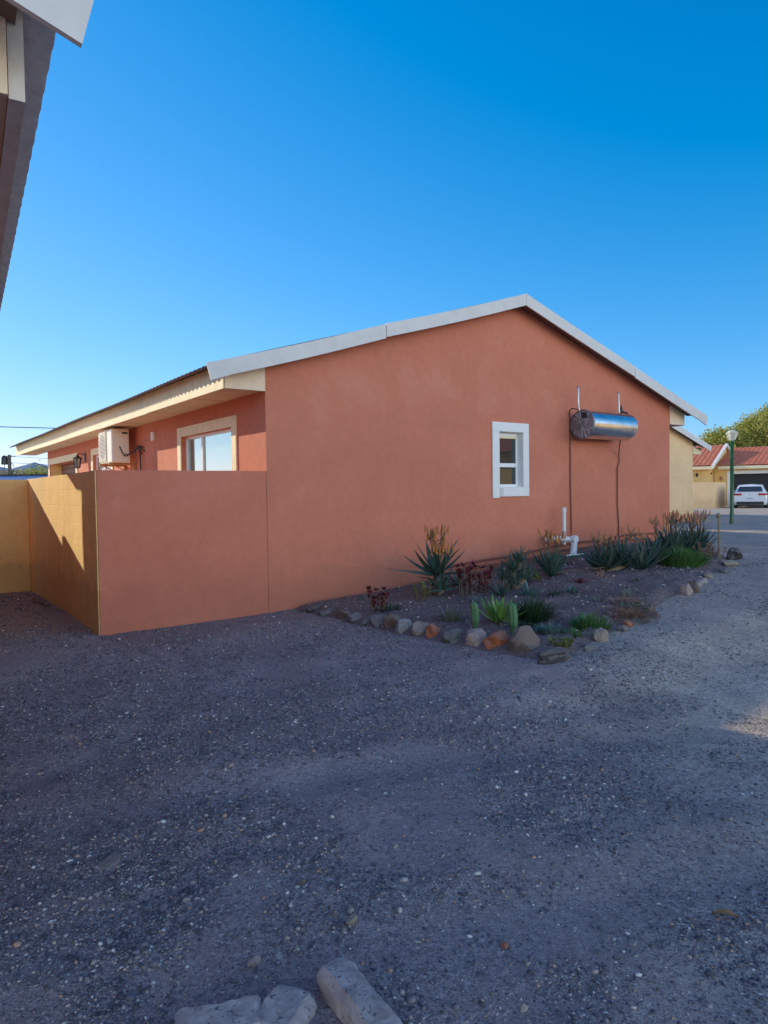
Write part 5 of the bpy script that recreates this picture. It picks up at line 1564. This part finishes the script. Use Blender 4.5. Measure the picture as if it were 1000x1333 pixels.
# far left: bushes behind the blue roof
def bush(label, x, y, zb, r_, h, mat, seed, n_=5000, size=.10):
    root = thing('bush', label, 'bush', (x, y, zb), 0, 'bushes beyond the blue roof')
    rr = random.Random(seed)
    bl = [(rr.uniform(-.5, .5) * r_, rr.uniform(-.3, .3) * r_, h * rr.uniform(.35, .75), r_ * .5, r_ * .4, h * .35) for _ in range(5)]
    v, f = leafmass(bl, n_, size, seed, .2)
    mesh_from_np('foliage', v, f, mat, root)
    tb = MB()
    for b in bl: tb.tube([(0, 0, -.1), (b[0] * .5, b[1] * .5, b[2] * .4), b[:3]], [.06, .04, .015], 5)
    tb.build('stems', M['bark'], root)


bush('sunlit green bush right against the house end beyond the blue roof', -22.6, 45, 0, 1.8, 3.4, M['leaf_gold'], 61)
bush('low green bush between the utility pole and the sunlit bush', -26.2, 50, 0, 2.6, 3.0, M['leaf_dark'], 62)
bush('low green bush left of the utility pole', -30.5, 52, 0, 2.8, 2.95, M['leaf_dark'], 63)
bush('low green bush at the left frame edge beyond the blue roof', -34.5, 56, 0, 3.0, 3.2, M['leaf_dark'], 64)

# blue roofed shed beyond the yellow wall
sh = thing('shed', 'long shed with a blue metal roof beyond the yellow boundary wall', 'shed', (-24, 37, 0), R(4))
mblue = simple('blue_roof_sheet', (.06, .14, .34), .5, var=.1, bmp=0)
MB().box(-8, 7.2, 0, 5, 0, 2.2).build('wall', simple('shed_wall', (.16, .18, .24), .8), sh)
m_ = MB(); m_.add([(-8.3, -.4, 2.10), (7.5, -.4, 2.10), (7.5, 3, 2.72), (-8.3, 3, 2.72), (7.5, 5.4, 2.1), (-8.3, 5.4, 2.1)], [(0, 1, 2, 3), (3, 2, 4, 5)]); m_.build('roof', mblue, sh)
MB().box(-8.3, 7.5, 2.9, 3.1, 2.73, 2.80).build('ridge', M['black'], sh)

# utility pole with transformer
pz = thing('utility_pole', 'wooden utility pole with a dark transformer drum, beyond the yellow wall at far left', 'utility pole', (-38.2, 70, 0))
MB().tube([(0, 0, 0), (0, 0, 5.75)], [.22, .16], 10).build('pole', simple('pole_wood', (.10, .095, .08), .9), pz)
m_ = MB(); m_.lathe([(.25, 4.75), (.30, 4.8), (.30, 5.5), (.24, 5.6), (.05, 5.7)], (-.52, 0, 0), 16); m_.build('transformer', M['black'], pz, smooth=40)
m_ = MB(); m_.box(-.55, -.0, -.06, .06, 4.9, 5.0); m_.box(-.7, .6, -.05, .05, 5.55, 5.63); m_.build('crossarm', M['black'], pz)
m_ = MB(); m_.tube([(-.5, 0, 4.75), (-.6, 0, 4.2), (-.45, 0, 3.7), (-.1, 0, 3.4)], .03, 5); m_.tube([(.1, 0, 5.1), (.42, 0, 4.6), (.42, 0, 4.2), (.1, 0, 3.9)], .03, 5); m_.build('cable_loop', M['black'], pz)


def wire(label, p0, p1, sag, r=.018):
    m_ = MB(); pts = []
    for i in range(25):
        t_ = i / 24
        pts.append((p0[0] + (p1[0] - p0[0]) * t_, p0[1] + (p1[1] - p0[1]) * t_, p0[2] + (p1[2] - p0[2]) * t_ - sag * 4 * t_ * (1 - t_)))
    m_.tube(pts, r, 5); o = m_.build('power_line', M['black'], smooth=True); tag(o, label, 'cable', 'overhead cables at the left'); return o


wire('upper overhead cable crossing the sky to the orange roof', (-30, 34, 5.55), (6, 40, 5.1), .35, .022)
wire('higher of the two thin cables tied to the utility pole', (-80, 66, 5.9), (-38.2, 70, 5.60), .5, .018)
wire('lower of the two thin cables tied to the utility pole', (-80, 66, 5.1), (-38.2, 70, 4.95), .5, .018)
wire('thin cable from the utility pole towards the orange house, upper', (-38.2, 70, 5.60), (-5, 76, 5.4), .6, .018)
wire('thin cable from the utility pole towards the orange house, lower', (-38.2, 70, 4.95), (-5, 76, 4.7), .5, .018)


# ------------------------------------------------------------------ distant hills
def hills(name, Yd, prof, depth, mat, seed, rough):
    r = random.Random(seed)
    xs = np.linspace(prof[0][0], prof[-1][0], 260)
    hs_ = np.interp(xs, [p[0] for p in prof], [p[1] for p in prof])
    nd = 26; vs = np.zeros((nd, len(xs), 3))
    for j in range(nd):
        t_ = j / (nd - 1) * 2 - 1
        k_ = (1 - abs(t_)) ** 1.1
        yy_ = Yd + t_ * depth
        nz_ = (vnoise(xs / 60. + j * .7, np.full_like(xs, j * .9), seed) - .5) * rough * (k_ ** .5) * (1 if abs(t_) > .05 else .25)
        vs[j, :, 0] = xs * (1 + t_ * depth / Yd * .6); vs[j, :, 1] = yy_; vs[j, :, 2] = hs_ * k_ + nz_ - 3 * (k_ < .01)
    i = np.arange(nd * len(xs)).reshape(nd, len(xs))
    F = np.stack([i[:-1, :-1].ravel(), i[:-1, 1:].ravel(), i[1:, 1:].ravel(), i[1:, :-1].ravel()], 1)
    o = mesh_from_np(name, vs.reshape(-1, 3), F, mat, smooth=True); tag(o, kind='structure'); return o


def pxh(px, py, Yd):   # profile point from bearing and height
    hor = 640 + (500 - px) * .014
    return ((px - 500) / 890 * Yd, 1.53 + (hor - py) / 890 * Yd)


prof = [pxh(a, b, 3000) for a, b in [(-500, 634), (-300, 615), (-150, 605), (-60, 612), (-20, 606), (0, 607.5), (5, 606), (13, 611), (20, 610), (28, 606.5), (38, 604), (43, 602.5), (45, 600), (47, 599.5), (49, 602), (56, 604), (64, 606), (80, 610), (130, 616), (200, 612), (320, 622), (500, 626), (700, 620), (900, 622), (1100, 615), (1500, 628)]]
mh = simple('hazy_blue_mountain', (.12, .20, .30), .95, var=.12, scale=.01, bmp=0, spec=.1)  # blue distance haze is put into the base colour
hills('mountain', 3000, prof, 500, mh, 5, 26)
prof = [pxh(a, b, 700) for a, b in [(-600, 640), (-200, 618), (-40, 611), (0, 612), (20, 611), (40, 612), (60, 613), (120, 617), (300, 622), (600, 628), (900, 626), (1300, 625), (1700, 636)]]
hills('hill', 700, prof, 150, simple('scrubby_hill', (.16, .13, .09), .95, var=.35, scale=.08, bmp=0, spec=.1), 6, 4)
